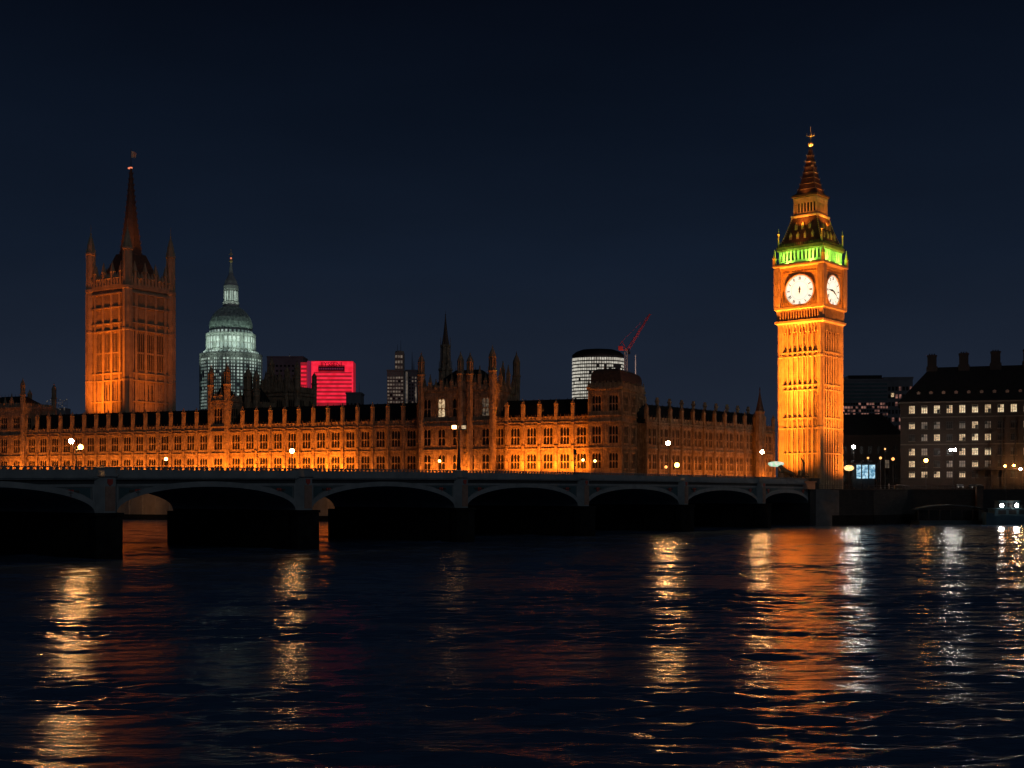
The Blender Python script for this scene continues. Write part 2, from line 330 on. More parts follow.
def crenels(m, x0, x1, y, z, step=1.35, axis='x', t=0.25, h=0.75, finial=True):
    n = max(1, int(round((x1-x0)/step))); st = (x1-x0)/n
    for i in range(n):
        a = x0 + st*(i+0.18); b_ = x0 + st*(i+0.82)
        if axis == 'x': m.box(a, b_, y, y+t, z, z+h)
        else: m.box(y, y+t, a, b_, z, z+h)
        if finial:
            c = x0 + st*i
            if axis == 'x': m.bar((c, y+t/2, z-0.2), (c, y+t/2, z+h+0.75), 0.13, 4, 0.03)
            else: m.bar((y+t/2, c, z-0.2), (y+t/2, c, z+h+0.75), 0.13, 4, 0.03)
def facade(th, L, nb, zb, floors, zcor, strings, lit={}, side='x', x0=0.0, y0=0.0, winfrac=0.56, lights=4, wallname='wall', rng=None, ribs=True, sub=1):
    """a wall of nb bays with real window openings; floors = [(sill, head)]; in the side variant the wall runs along +y at x = x0"""
    m = MB(); bw = L/nb; ww = bw*winfrac/sub
    rng = rng or random
    def bx(a0, a1, d0, d1, z0, z1):     # a along the wall, d = depth behind the face
        if side == 'x': m.box(x0+a0, x0+a1, y0+d0, y0+d1, z0, z1)
        else: m.box(x0-d1, x0-d0, y0+a0, y0+a1, z0, z1)
    wins = []
    for i in range(nb):
        a = i*bw; cells = []
        gap = (bw - sub*ww)/(sub+1)
        edges = [a]
        for k in range(sub):
            w0 = a + gap*(k+1) + ww*k; edges += [w0, w0+ww]
            for fi, (z0, z1) in enumerate(floors): wins.append((w0, z0, z1, fi, i))
        edges.append(a+bw)
        for q in range(0, len(edges), 2): bx(edges[q], edges[q+1], 0, 0.4, zb, zcor)
        for q in range(1, len(edges)-1, 2):
            zz = [zb] + [z for f_ in floors for z in f_] + [zcor]
            for r_ in range(0, len(zz), 2):
                bx(edges[q], edges[q+1], 0, 0.4, zz[r_], zz[r_+1])
        if ribs:
            for z0, z1 in floors:
                for q in range(0, len(edges), 2):
                    wdt = edges[q+1]-edges[q]
                    for fr in ((0.3, 0.7) if wdt > 0.8 else (0.5,)):
                        c = edges[q]+wdt*fr; bx(c-0.06, c+0.06, -0.12, -0.003, z0-0.3, z1+0.3)
            for q in range(int(bw/0.42)):       # blind tracery above and below the windows
                c = a + 0.2 + q*0.42
                for z0, z1 in floors: bx(c-0.05, c+0.05, -0.09, -0.003, z1+0.3, min(z1+0.95, zcor)); bx(c-0.05, c+0.05, -0.09, -0.003, z0-1.0, z0-0.3)
    bx(0, L, 0.42, 0.5, zb, zcor) if False else None
    for z in strings: bx(-0.02, L+0.02, -0.30, -0.004, z, z+0.28); bx(-0.02, L+0.02, -0.16, -0.004, z+0.28, z+0.5)
    m.build(wallname, STONE, th, zb)
    for w0, z0, z1, fi, i in wins:
        mt = lit.get((i, fi)); me = wmesh(ww, z1-z0, lights, mt)
        if side == 'x': link('window', me, th, (x0+w0, y0, z0-zb))
        else: link('window', me, th, (x0, y0+w0, z0-zb), R(90))
def buttress_set(th, xs, zb, zcor, ztop_, ztip, y=0.0, wd=0.5, axis='x', x0=0.0):
    m = MB()
    m.box(-wd, wd, -0.75, -0.002, zb, zb+12); m.box(-wd*0.85, wd*0.85, -0.6, -0.002, zb+12, zcor+1.2)
    for z in (zb+12, zb+16.5, zcor): m.box(-wd*1.12, wd*1.12, -0.85, -0.004, z-0.25, z)
    for dx in (-wd*0.45, wd*0.45):
        m.box(dx-0.05, dx+0.05, -0.7, -0.6, zb+12.3, zcor-0.4)
    me = m.mesh('buttress', STONE, zb)
    m = MB(); pinnacle_mb(m, 0, -0.1, zcor+1.2, ztop_, ztip, wd*0.95); mp = m.mesh('pinnacle', STONE, zb)
    for x in xs:
        loc = (x, y, 0) if axis == 'x' else (x0, x, 0)
        o = link('buttress', me, th, loc, 0 if axis == 'x' else R(90)); link('pinnacle', mp, o)
def wing(name, label, P, rot, L, nb, zb, floors, zcor, ridge, depth, ztip, strings, lit={}, ridge_y=7.0, winfrac=0.58, lights=3, sub=1, chim=0):
    th = thing(name, label, 'palace wing', (P[0], P[1], zb), rot)
    facade(th, L, nb, zb, floors, zcor, strings, lit, winfrac=winfrac, lights=lights, sub=sub)
    m = MB(); m.box(0, L, depth-0.4, depth, zb, zcor); m.box(0, 0.4, 0.4, depth-0.4, zb, zcor); m.box(L-0.4, L, 0.4, depth-0.4, zb, zcor); m.build('rear_wall', STONE, th, zb)
    m = MB(); m.box(0, L, -0.35, 0.35, zcor, zcor+0.35); m.box(0, L, -0.1, 0.2, zcor+0.35, zcor+1.1)
    for i in range(int(L/0.45)): m.box(i*0.45+0.05, i*0.45+0.2, -0.2, -0.1, zcor+0.38, zcor+1.1)
    crenels(m, 0, L, -0.12, zcor+1.1, L/nb/4); m.build('parapet', STONE, th, zb)
    m = MB(); ys = (1.0, ridge_y, depth-1)
    m.add([(0, ys[0], zcor+0.4), (L, ys[0], zcor+0.4), (L, ys[1], ridge), (0, ys[1], ridge), (0, ys[2], zcor+0.4), (L, ys[2], zcor+0.4)],
          [(0,1,2,3), (3,2,5,4), (0,3,4), (1,5,2), (0,4,5,1)])
    for i in range(int(L/2.7)): m.box(i*2.7+0.1, i*2.7+0.25, ys[1]-0.1, ys[1]+0.1, ridge-0.1, ridge+0.45)
    m.box(0, L, ys[1]-0.05, ys[1]+0.05, ridge, ridge+0.18)
    m.build('roof', SLATE, th, zb)
    # small roof vents catching the light
    m = MB()
    for i in range(nb):
        x = (i+0.5)*L/nb; m.box(x-0.35, x+0.35, 1.3, 2.3, zcor+0.6, zcor+1.9); m.ext([(x-0.45, zcor+1.9), (x+0.45, zcor+1.9), (x, zcor+2.5)], 1.2, 2.4)
    m.build('roof_vent', STONE, th, zb)
    buttress_set(th, [i*L/nb for i in range(nb+1)], zb, zcor, ztip-1.5, ztip)
    if chim:
        m = MB(); m.lathe(0, 0, [(0.5, ridge-4), (0.5, ridge+1.3), (0.75, ridge+1.5), (0.75, ridge+1.9), (0.45, ridge+2.0), (0.5, ridge+2.7), (0.3, ridge+2.8)], 8); me = m.mesh('chimney', STONE, zb)
        for i in range(chim): link('chimney', me, th, ((i+0.35)*L/chim, ridge_y+1.5, 0))
    return th
ZS = (21.4,); FL = ((15.6, 20.2), (22.8, 27.9)); ZC = 29.1
def gothic_block(name, label, P, rot, w_, d_, zb, z1, nx, ny, floors, strings, turrets, ztip, r=0.95, lit={}, roof=None, roofm=None, winfrac=0.5, lights=3, cat='palace tower', small=()):
    th = thing(name, label, cat, (P[0], P[1], zb), rot)
    facade(th, w_, nx, zb, floors, z1, strings, lit, winfrac=winfrac, lights=lights)
    facade(th, d_-0.4, ny, zb, floors, z1, strings, {}, side='y', x0=w_, y0=0.4, winfrac=winfrac, lights=lights, wallname='side_wall')
    m = MB(); m.box(0, w_-0.4, d_-0.4, d_, zb, z1); m.box(0, 0.4, 0.4, d_-0.4, zb, z1); m.build('rear_wall', STONE, th, zb)
    m = MB(); m.box(-0.3, w_+0.3, -0.3, d_+0.3, z1, z1+0.4); m.box(-0.1, w_+0.1, -0.1, 0.2, z1+0.4, z1+1.2); m.box(w_-0.2, w_+0.1, 0.2, d_+0.1, z1+0.4, z1+1.2); m.box(-0.1, 0.2, 0.2, d_+0.1, z1+0.4, z1+1.2)
    crenels(m, 0.3, w_, -0.1, z1+1.2); crenels(m, 0.4, d_, w_-0.15, z1+1.2, axis='y')
    m.build('parapet', STONE, th, zb)
    for (tx, ty, tz, rr) in turrets:
        m = MB(); turret_mb(m, tx, ty, zb, z1+0.8+(tz-z1)*0.38, tz, rr*1.18); m.build('turret', STONE, th, zb)
    for (tx, ty, tz) in small:
        m = MB(); pinnacle_mb(m, tx, ty, z1, tz-2.6, tz, 0.5); m.build('pinnacle', STONE, th, zb)
    if roof:
        m = MB(); ins = 1.6
        x0, x1, y0, y1 = 1.0, w_-1.0, 1.0, d_-1.0; zz = z1+0.5; i = min(x1-x0, y1-y0)*0.42
        m.add([(x0,y0,zz),(x1,y0,zz),(x1,y1,zz),(x0,y1,zz),(x0+i,y0+i,roof),(x1-i,y0+i,roof),(x1-i,y1-i,roof),(x0+i,y1-i,roof)],
              [(0,3,2,1),(4,5,6,7),(0,1,5,4),(1,2,6,5),(2,3,7,6),(3,0,4,7)])
        for k in range(7): 
            xx = x0+i+(x1-x0-2*i)*k/6; m.bar((xx, y0+i, roof), (xx, y0+i, roof+0.9), 0.09, 4, 0.03)
        m.build('roof', roofm or SLATE, th, zb)
    return th
FB = 6.0
# long left wings
s0, s1, s1b, s2, s3 = fs_(26), fs_(210), fs_(229), fs_(419), fs_(590)
n1 = round((s1-s0)/5.4)
wing('palace_wing', 'long floodlit gothic wing at the far left, below the square tower with a flag', fpos(s0), FROT, s1-s0, n1, FB, FL, ZC, 36.4, 18, 36.9, (21.4, 28.3))
n2 = round((s2-s1b)/5.5)
wing('palace_wing', 'gothic wing between the one-bay tower and the wide turreted pavilion, its right third unlit', fpos(s1b), FROT, s2-s1b, n2, FB, FL, ZC, 36.6, 18, 36.9, (21.4, 28.3))
s2r = fs_(491)
n3 = round((s3-s2r)/5.4)
wing('palace_wing', 'brightest golden gothic wing, just right of the wide turreted pavilion', fpos(s2r), FROT, s3-s2r, n3, FB, FL, ZC, 36.3, 18, 36.2, (21.4, 28.3))
# far-left pavilion, cut by the frame
sa = fs_(-24); wA = s0-sa
gothic_block('palace_pavilion', 'dark turreted pavilion cut by the left edge of the picture', fpos(sa, -1.5), FROT, wA, 16, FB, 38.6, 4, 3, FL + ((31.5, 35.5),), (21.4, 28.8), [(wA-0.3, 0.3, 49.6, 0.8), (wA*0.5, 0, 48.2, 0.75), (wA*0.52, 15, 47, 0.8), (wA-0.3, 15.5, 49, 0.8)], 49, roof=43.5, small=[(wA*0.77, 0.3, 44), (wA*0.64, 0.3, 43)])
# one-bay tower in the left wing
wB = s1b-s1
gothic_block('palace_tower', 'narrow one-bay gothic tower with two tall turrets in front of the lit dome', fpos(s1, -0.8), FROT, wB, 8, FB, 38.6, 1, 1, FL + ((31.2, 36.6),), (21.4, 28.6, 30.2), [(0.6, 0.6, 51.2, 0.95), (wB-0.6, 0.6, 51.6, 0.95), (0.6, 7.4, 50, 0.8)], 50, roof=45, winfrac=0.45, small=[(wB*0.35, 0.3, 43), (wB*0.65, 0.3, 43.4)])
# set-back blocks behind the left wing
sb = fs_(229, 14)
gothic_block('palace_block', 'black steep-roofed block with two turrets behind the narrow one-bay tower', fpos(sb, 14), FROT, 13.5, 10, GZ, 37.4, 3, 2, ((31.5, 35),), (30,), [(7.5, 0.4, 52, 1.35), (10.8, 0.4, 51.0, 1.1), (13.2, 9, 46.5, 0.8)], 50, roof=44.5, small=[(2, 0.2, 43), (4.5, .2, 44)])
sb = fs_(261, 22)
gothic_block('palace_block', 'dim brown gothic block bristling with pinnacles, left of the red building', fpos(sb, 22), FROT, 14.5, 12, GZ, 43.0, 3, 2, ((35, 40.5),), (33, 41.8), [(3.6, 1, 56.0, 1.0), (0.4, 0.4, 48, 0.8), (10.2, 0.5, 52.5, 0.8), (14.2, 0.5, 54.0, 0.85), (14.2, 11.5, 51, 0.8)], 50, roof=46.0, small=[(1.8, .2, 50.5), (2.8, .2, 52.5), (4.8, .2, 51.5), (6.0, 0.2, 49.5), (7.4, .2, 51), (8.7, .2, 48.5), (11.5, .2, 49.5), (12.8, .2, 49)])
# wide pavilion with turrets
wC = fs_(493, -3) - fs_(420, -3); pC = fpos(fs_(420, -3), -3)
gothic_block('palace_pavilion', 'wide turreted gothic pavilion in the middle with a lit upper window', pC, FROT, wC, 19, FB, 39.0, 5, 4, FL + ((31.4, 37.0),), (21.4, 28.5, 29.9), [(0.3, 0.3, 51.6, 0.95), (wC*0.56, 0.1, 51.2, 0.9), (wC*0.69, 0.1, 50.8, 0.95), (wC-0.3, 0.3, 52.6, 1.0), (wC-0.3, 18.7, 52.6, 1.0), (0.5, 18.5, 50.5, 0.9)], 52, roof=46.2, lit={(1, 2): WINW, (4, 2): WIND}, winfrac=0.5, lights=2,
             small=[(wC*0.07, 0.2, 43), (wC*0.14, 0.2, 44.5), (wC*0.22, 0.2, 43), (wC*0.3, 0.2, 45), (wC*0.37, 0.2, 43), (wC*0.44, 0.2, 44.6), (wC*0.5, 0.2, 43), (wC*0.62, 0.2, 44.5), (wC*0.76, 0.2, 44.0), (wC*0.82, 0.2, 46.5), (wC*0.9, 0.2, 44.5), (wC-0.2, 3, 43.8), (wC-0.2, 6, 46.2), (wC-0.2, 9, 44), (wC-0.2, 12, 47.6), (wC-0.2, 15.5, 44.5), (wC*0.2, 9, 47.0), (wC*0.35, 12, 48.5), (wC*0.8, 9, 49.5), (wC*0.9, 13, 49.0)])
# octagonal lantern tower with a thin spire
px, Yl = 445.5, 425; X = (px-512)*Yl/F; k_ = Yl/F
th = thing('lantern_tower', 'slender octagonal gothic tower with a needle spire behind the wide pavilion', 'spire', (X, Yl, GZ))
m = MB(); m.lathe(0, 0, [(2.3, GZ), (2.3, 50), (2.6, 50.2), (2.6, 50.8), (1.7, 51)], 8, math.pi/8)
for i in range(8):
    a = i*math.pi/4 + math.pi/8; m.bar((2.3*math.cos(a), 2.3*math.sin(a), 38), (2.3*math.cos(a), 2.3*math.sin(a), 53.5), 0.28, 4, 0.05)
m.build('octagon', STONE, th, GZ)
m = MB(); m.lathe(0, 0, [(1.55, 51), (1.55, 58), (1.9, 58.3), (1.9, 58.9), (1.3, 59)], 8, math.pi/8)
for i in range(8):
    a = i*math.pi/4 + math.pi/8; m.bar((1.8*math.cos(a), 1.8*math.sin(a), 51), (1.75*math.cos(a), 1.75*math.sin(a), 61.5), 0.17, 4, 0.04)
m.build('lantern', STONE, th, GZ)
m = MB(); m.lathe(0, 0, [(1.3, 59), (0.75, 62.5), (0.38, 66), (0.12, 69), (0.28, 69.2), (0.06, 69.4), (0.03, 70.6)], 8); m.build('spire', SPIRE, th, GZ)
# corner pavilion at the right end of the river front
wD = fs_(622, -2) - fs_(588, -2); pD = fpos(fs_(588, -2), -2)
th = gothic_block('palace_pavilion', 'unlit corner pavilion with a round-shouldered roof, below the red crane', pD, FROT, wD, 22, FB, 38.2, 2, 3, FL + ((32.0, 36.6),), (21.4, 28.8, 30.6), [], 40, roof=None, winfrac=0.55, lights=3, small=[(0.2, 0.2, 41.5), (wD-0.2, 0.2, 41.5), (wD-0.2, 21.5, 41.5), (wD*0.5, 0, 40.8), (wD-0.2, 7, 40.8), (wD-0.2, 14, 40.8)])
m = MB()
for (i0, z0, i1, z1) in ((0.6, 38.7, 0.65, 42.4), (0.65, 42.4, 1.1, 43.6), (1.1, 43.6, 2.2, 44.3)):
    m.add([(i0, i0, z0), (wD-i0, i0, z0), (wD-i0, 22-i0, z0), (i0, 22-i0, z0), (i1, i1, z1), (wD-i1, i1, z1), (wD-i1, 22-i1, z1), (i1, 22-i1, z1)],
          [(4,5,6,7), (0,1,5,4), (1,2,6,5), (2,3,7,6), (3,0,4,7)])
for kx in range(5): m.bar((2.8+(wD-5.6)*kx/4, 2.8, 44.1), (2.8+(wD-5.6)*kx/4, 2.8, 45.1), 0.1, 4, 0.04)
for ky in range(9): m.bar((wD-2.8, 2.8+16.4*ky/8, 44.1), (wD-2.8, 2.8+16.4*ky/8, 45.1), 0.1, 4, 0.04)
m.build('roof', SPIRE, th, FB)
m = MB()
for kx in range(6): m.box(1+(wD-2)*kx/5-0.3, 1+(wD-2)*kx/5+0.3, 0.3, 1.4, 38.8, 40.6)
for ky in range(9): m.box(wD-1.4, wD-0.3, 1.5+19*ky/8-0.3, 1.5+19*ky/8+0.3, 38.8, 40.6)
m.build('dormer', STONE, th, FB)
# oblique north wing running back from the corner pavilion to the clock tower
PN = np.array([ (646-512)*366/F, 366.0 ]); PE = np.array([(773-512)*421/F, 421.0]); dN = PE-PN; LN = float(np.linalg.norm(dN)); rN = math.atan2(dN[1], dN[0])
wing('palace_wing', 'orange-lit gothic wing between the corner pavilion and the clock tower', (float(PN[0]), float(PN[1])), rN, LN, 12, GZ-3, FL, ZC, 35.0, 16, 35.0, (21.4, 28.3), winfrac=0.62, lights=2, sub=2, chim=11, ridge_y=5.5)
# slim turret at its end
Yt = 412; X = (758-512)*Yt/F
th = thing('stair_turret', 'slim pointed stair turret just left of the clock tower', 'turret', (X, Yt-3, GZ))
m = MB(); m.lathe(0, 0, [(1.35, GZ), (1.35, 34.5), (1.6, 34.8), (1.6, 35.4), (1.2, 35.5)], 8, math.pi/8)
for i in range(8):
    a = i*math.pi/4+math.pi/8; m.bar((1.35*math.cos(a), 1.35*math.sin(a), GZ), (1.35*math.cos(a), 1.35*math.sin(a), 34.5), 0.15, 4)
m.build('shaft', STONE, th, GZ)
m = MB(); m.lathe(0, 0, [(1.4, 35.5), (0.9, 37.6), (0.42, 40), (0.1, 42), (0.25, 42.2), (0.04, 43.4)], 8, math.pi/8); m.build('cap', SPIRE, th, GZ)

# ------------------------------------------------------------------ square tower with the flag (left)
Yv = 480; Xv = (131.0-512)*Yv/F; rv = -R(33); hv = 11.3
th = thing('square_tower', 'massive square gothic tower with corner turrets and a flag on its spire', 'tower', (Xv, Yv, GZ), rv)
m = MB(); m.box(-hv+0.6, hv-0.6, -hv+0.6, hv-0.6, GZ, 85.4)
# face relief for the two seen faces and their opposites
def face_relief(m, hv, fn, spec):
    for k in range(4):
        c, s = round(math.cos(k*math.pi/2)), round(math.sin(k*math.pi/2))
        def T(x, y, z): return (c*x - s*y, s*x + c*y, z)
        def bx(x0, x1, d0, d1, z0, z1):   # x along face, d = how far it stands proud of the face plane at -hv
            y0, y1 = -hv-d1, -hv-d0
            m.add([T(x0,y0,z0),T(x1,y0,z0),T(x1,y1,z0),T(x0,y1,z0),T(x0,y0,z1),T(x1,y0,z1),T(x1,y1,z1),T(x0,y1,z1)],
                  [(0,3,2,1),(4,5,6,7),(0,1,5,4),(1,2,6,5),(2,3,7,6),(3,0,4,7)])
        fn(bx, k)
def vt(bx, k):
    for z in (42.6, 50.5, 53.2, 69.2, 72.0, 78.0, 83.2): bx(-hv+1.4, hv-1.4, -0.62, 0.15, z, z+0.5)
    for x in (-7.0, -2.35, 2.35, 7.0): bx(x-0.55, x+0.55, -0.62, 0.0, GZ, 83.2)
    for q in range(31):
        x = -9.0 + q*0.6
        bx(x-0.12, x+0.12, -0.62, -0.25, 50.9, 53.2); bx(x-0.12, x+0.12, -0.62, -0.25, 78.4, 83.2); bx(x-0.12, x+0.12, -0.62, -0.3, 69.6, 72.0); bx(x-0.12, x+0.12, -0.62, -0.35, 72.4, 78.0)
    for x in (-4.68, 0, 4.68):
        for dx in (-1.7, -0.85, 0, 0.85, 1.7): bx(x+dx-0.12, x+dx+0.12, -0.62, -0.3, 53.6, 69.2)
        bx(x-1.8, x+1.8, -0.62, -0.34, 61.0, 61.5)
    for x in (-8.6, -4.68, 0, 4.68, 8.6):
        for dx in (-1.3, -0.45, 0.45, 1.3): bx(x+dx-0.1, x+dx+0.1, -0.62, -0.36, 28, 42.6); bx(x+dx-0.1, x+dx+0.1, -0.62, -0.36, 43, 50.5)
face_relief(m, hv, vt, None)
m.build('tower_body', STONE2, th, GZ)
def vw(bx, k):
    for x in (-4.68, 0, 4.68):
        for dx in (-1.27, -0.42, 0.42, 1.27): bx(x+dx-0.28, x+dx+0.28, -0.595, -0.56, 55.0, 60.9); bx(x+dx-0.28, x+dx+0.28, -0.595, -0.56, 61.6, 68.4)
    for x in (-1.1, 1.1): bx(x-0.45, x+0.45, -0.595, -0.56, 41.0 if False else 43.4, 49.4)
    for x in (-2.6, 2.6): bx(x-0.7, x+0.7, -0.595, -0.5, 30, 41)
for kk in range(4):
    m = MB(); face_relief(m, hv, lambda bx, k: vw(bx, k) if k == kk else None, None); m.build('tall_windows', GLASS, th, GZ)
for sx, sy in ((-1,-1),(1,-1),(1,1),(-1,1)):
    m = MB(); x, y = sx*(hv-0.9), sy*(hv-0.9)
    m.lathe(x, y, [(1.9, GZ), (1.9, 50.5), (2.1, 50.7), (2.1, 51.3), (1.85, 51.5), (1.85, 69.2), (2.05, 69.4), (2.05, 70), (1.8, 70.2), (1.8, 84.5), (2.1, 85), (2.1, 86), (1.6, 86.2), (1.6, 99.0), (2.0, 99.3), (2.0, 100.0), (1.6, 100.2), (1.35, 103), (0.7, 105.6), (0.2, 107), (0.42, 107.4), (0.1, 107.8), (0.04, 111)], 8, math.pi/8)
    for i in range(8):
        a = i*math.pi/4+math.pi/8; cx, cy_ = x+1.7*math.cos(a), y+1.7*math.sin(a)
        m.bar((cx, cy_, 86), (cx, cy_, 101.5), 0.22, 4, 0.1); m.bar((x+1.95*math.cos(a), y+1.95*math.sin(a), 30), (x+1.9*math.cos(a), y+1.9*math.sin(a), 84.5), 0.16, 4)
    m.build('corner_turret', STONE2, th, GZ)
m = MB()
for k in range(4):
    c, s = round(math.cos(k*math.pi/2)), round(math.sin(k*math.pi/2))
    for i in range(12):
        x = -9 + i*18/11; X0, Y0 = c*x - s*(-hv+0.5), s*x + c*(-hv+0.5)
        m.sq(X0, Y0, [(0.5, 85.0), (0.5, 89.0 + (i%3==1)*2.4), (0.7, 89.3 + (i%3==1)*2.4), (0.05, 91.8 + (i%3==1)*3.8)])
    for i in range(11):
        x = -9 + (i+0.5)*18/11; X0, Y0 = c*x - s*(-hv+0.5), s*x + c*(-hv+0.5); m.sq(X0, Y0, [(0.5, 85.0), (0.5, 86.6), (0.1, 87.5)])
m.build('parapet', STONE2, th, GZ)
m = MB(); m.sq(0, 0, [(10.2, 85.6), (8.3, 89.0), (6.0, 94), (3.9, 100)]); 
for i in range(10):
    for sgn in (-1, 1):
        m.bar((sgn*(8.6-i*0.45), -8.8+i*0.47, 88+i), (sgn*(8.6-i*0.45), -8.8+i*0.47, 89.6+i), 0.16, 4, 0.03)
m.build('roof', SPIRE, th, GZ)
m = MB(); m.lathe(0, 0, [(4.9, 96.0), (4.5, 99), (3.3, 107), (2.3, 114), (1.4, 123), (0.75, 130), (0.35, 134)], 8, math.pi/8)
for j in range(16):
    z = 98+j*2.2; rr = np.interp(z, [96, 99, 107, 114, 123, 130, 134], [4.9, 4.5, 3.3, 2.3, 1.4, 0.75, 0.35])
    for i in range(8): a = i*math.pi/4+math.pi/8; m.bar((rr*math.cos(a), rr*math.sin(a), z), ((rr+0.35)*math.cos(a), (rr+0.35)*math.sin(a), z+0.9), 0.16, 4, 0.04)
m.build('spire', SPIRE, th, GZ)
m = MB(); m.bar((0,0,133.5), (0,0,140.8), 0.16, 6, 0.07); fp = m.build('flagpole', IRON, th, GZ)
m = MB(); c, s = math.cos(-rv), math.sin(-rv)
vs = []; nx_ = 8
for side in (0, 1):
    for i in range(nx_+1):
        t = i/nx_; yy = 0.5*math.sin(t*5) + side*0.05; xx = 0.2 + t*1.9; dz = -1.3*t*t
        for z in (140.0+dz, 137.4+dz*0.4+0.3*t): vs.append((c*xx - s*yy, s*xx + c*yy, z))
fsx = []
for i in range(nx_):
    a = i*2; fsx.append((a, a+1, a+3, a+2)); o_ = 2*(nx_+1)+a; fsx.append((o_, o_+2, o_+3, o_+1))
m.add(vs, fsx); m.build('flag', FLAGM, th, GZ)
m = MB(); m.box(-1.3, 0.4, -0.4, 0.4, 133.2, 133.7); m.build('beacon', BEACON, th, GZ)

# ------------------------------------------------------------------ clock tower
CX, CY, cr_ = 83.6, 350.0, -R(39.4); H = 6.3
CT = thing('clock_tower', 'tall golden floodlit clock tower with white dials and a green-lit belfry', 'clock tower', (CX, CY, GZ), cr_)
m = MB(); m.box(-H+0.3, H-0.3, -H+0.3, H-0.3, GZ, 55.8)
def ct(bx, k):
    for z, t in ((19.3, .35), (26.3, .3), (29.0, .4), (36.8, .3), (38.1, .4), (46.1, .3), (47.2, .4)):
        bx(-H+0.6, H-0.6, -0.3, 0.26, z, z+t)
    for q, x in enumerate((-3.75, -2.3, -0.75, 0.75, 2.3, 3.75)):
        bx(x-0.24, x+0.24, -0.3, 0.20, GZ, 55.6)
    for q in range(19):
        x = -4.95 + q*0.55
        bx(x-0.09, x+0.09, -0.3, -0.08, GZ, 55.6)
    for z0 in (26.6, 36.9+0.2, 46.4): 
        for q in range(24): x = -5.1+q*0.44; bx(x-0.13, x+0.13, -0.3, -0.03, z0, z0+1.6 if z0 < 30 else z0+0.9)
face_relief(m, H, ct, None); m.build('shaft', STONE2, CT, GZ)
m = MB()
def cs(bx, k):
    for zz in ((30.4, 35.6), (39.6, 45.0), (48.8, 53.8), (20.5, 25.2)):
        for x in (-1.53, 1.53): 
            for dx in (-0.28, 0.28): bx(x+dx-0.11, x+dx+0.11, -0.29, -0.27, zz[0], zz[1])
        bx(-0.14, 0.14, -0.29, -0.27, zz[0], zz[1])
face_relief(m, H, cs, None); m.build('slit_window', GLASS, CT, GZ)
for sx, sy in ((-1,-1),(1,-1),(1,1),(-1,1)):
    m = MB(); x, y = sx*(H-0.45), sy*(H-0.45)
    m.lathe(x, y, [(1.05, GZ), (1.05, 26.2), (1.15, 26.4), (1.15, 26.9), (1.0, 27), (1.0, 46), (1.1, 46.2), (1.1, 46.7), (1.0, 46.8), (1.0, 56)], 8, math.pi/8)
    for i in range(8):
        a = i*math.pi/4+math.pi/8; m.bar((x+1.0*math.cos(a), y+1.0*math.sin(a), GZ), (x+1.0*math.cos(a), y+1.0*math.sin(a), 56), 0.12, 4)
    m.build('corner_buttress', STONE2, CT, GZ)
# corbel band and arcade below the dials
m = MB(); H2 = 7.2
m.sq(0, 0, [(6.2, 54.2), (6.6, 55.2), (7.3, 55.7), (7.3, 56.3), (6.9, 56.35), (6.9, 59.2), (7.45, 59.5), (7.45, 60.1), (6.9, 60.15)])
def ca(bx, k):
    for q in range(15): x = -5.6 + q*0.8; bx(x-0.15, x+0.15, -0.3, -0.02, 56.35, 59.2)
    for q in range(13): x = -5.4+q*0.9; bx(x-0.18, x+0.18, -1.1, -0.35, 53.0, 55.2); 
face_relief(m, H2, ca, None); m.build('corbel_stage', STONE2, CT, GZ)
m = MB()
def cb(bx, k):
    for q in range(14): x = -5.2 + q*0.8; bx(x-0.22, x+0.22, -0.295, -0.24, 56.8, 58.7)
    for q in range(12): x = -4.95+q*0.9; bx(x-0.25, x+0.25, -0.93, -0.88, 52.4, 54.1)
for kk in range(4):
    m = MB(); face_relief(m, H2, lambda bx, k: cb(bx, k) if k == kk else None, None); m.build('blind_arcade', SIGND, CT, GZ)
# clock stage
m = MB(); m.box(-6.6, 6.6, -6.6, 6.6, 60.15, 71.3)
for sx, sy in ((-1,-1),(1,-1),(1,1),(-1,1)):
    x, y = sx*6.55, sy*6.55
    m.sq(x, y, [(0.95, 60.15), (0.95, 71.0)])
    for dx in (-0.5, 0.5):
        m.box(x+dx-0.1, x+dx+0.1, y-1.05, y+1.05, 60.3, 71.0)
m.sq(0, 0, [(7.2, 71.0), (7.75, 71.4), (7.75, 71.9), (7.3, 72.0), (7.3, 72.3)])
m.build('clock_stage', STONE2, CT, GZ)
m = MB()
def cf(bx, k):
    bx(-5.55, -5.15, 0.02-0.02, 0.25, 60.3, 70.9); bx(5.15, 5.55, 0.0, 0.25, 60.3, 70.9); bx(-5.15, 5.15, 0.0, 0.25, 60.3, 60.75); bx(-5.15, 5.15, 0, 0.25, 70.3, 70.9)
    for q in range(24): x = -4.95+q*0.43; bx(x-0.08, x+0.08, 0.0, 0.14, 69.75, 70.28)
    bx(-4.9, 4.9, 0.0, 0.18, 69.55, 69.7)
    for sx in (-1, 1):
        for sz in (-1, 1):
            for q in range(3): bx(sx*(4.9-q*0.55)-0.2, sx*(4.9-q*0.55)+0.2, 0.0, 0.12, 65.2+sz*(4.1)-0.5, 65.2+sz*4.1+0.35)
face_relief(m, 6.6, cf, None); m.build('dial_surround', GOLD, CT, GZ)
ZD = 64.5; RD = 4.2
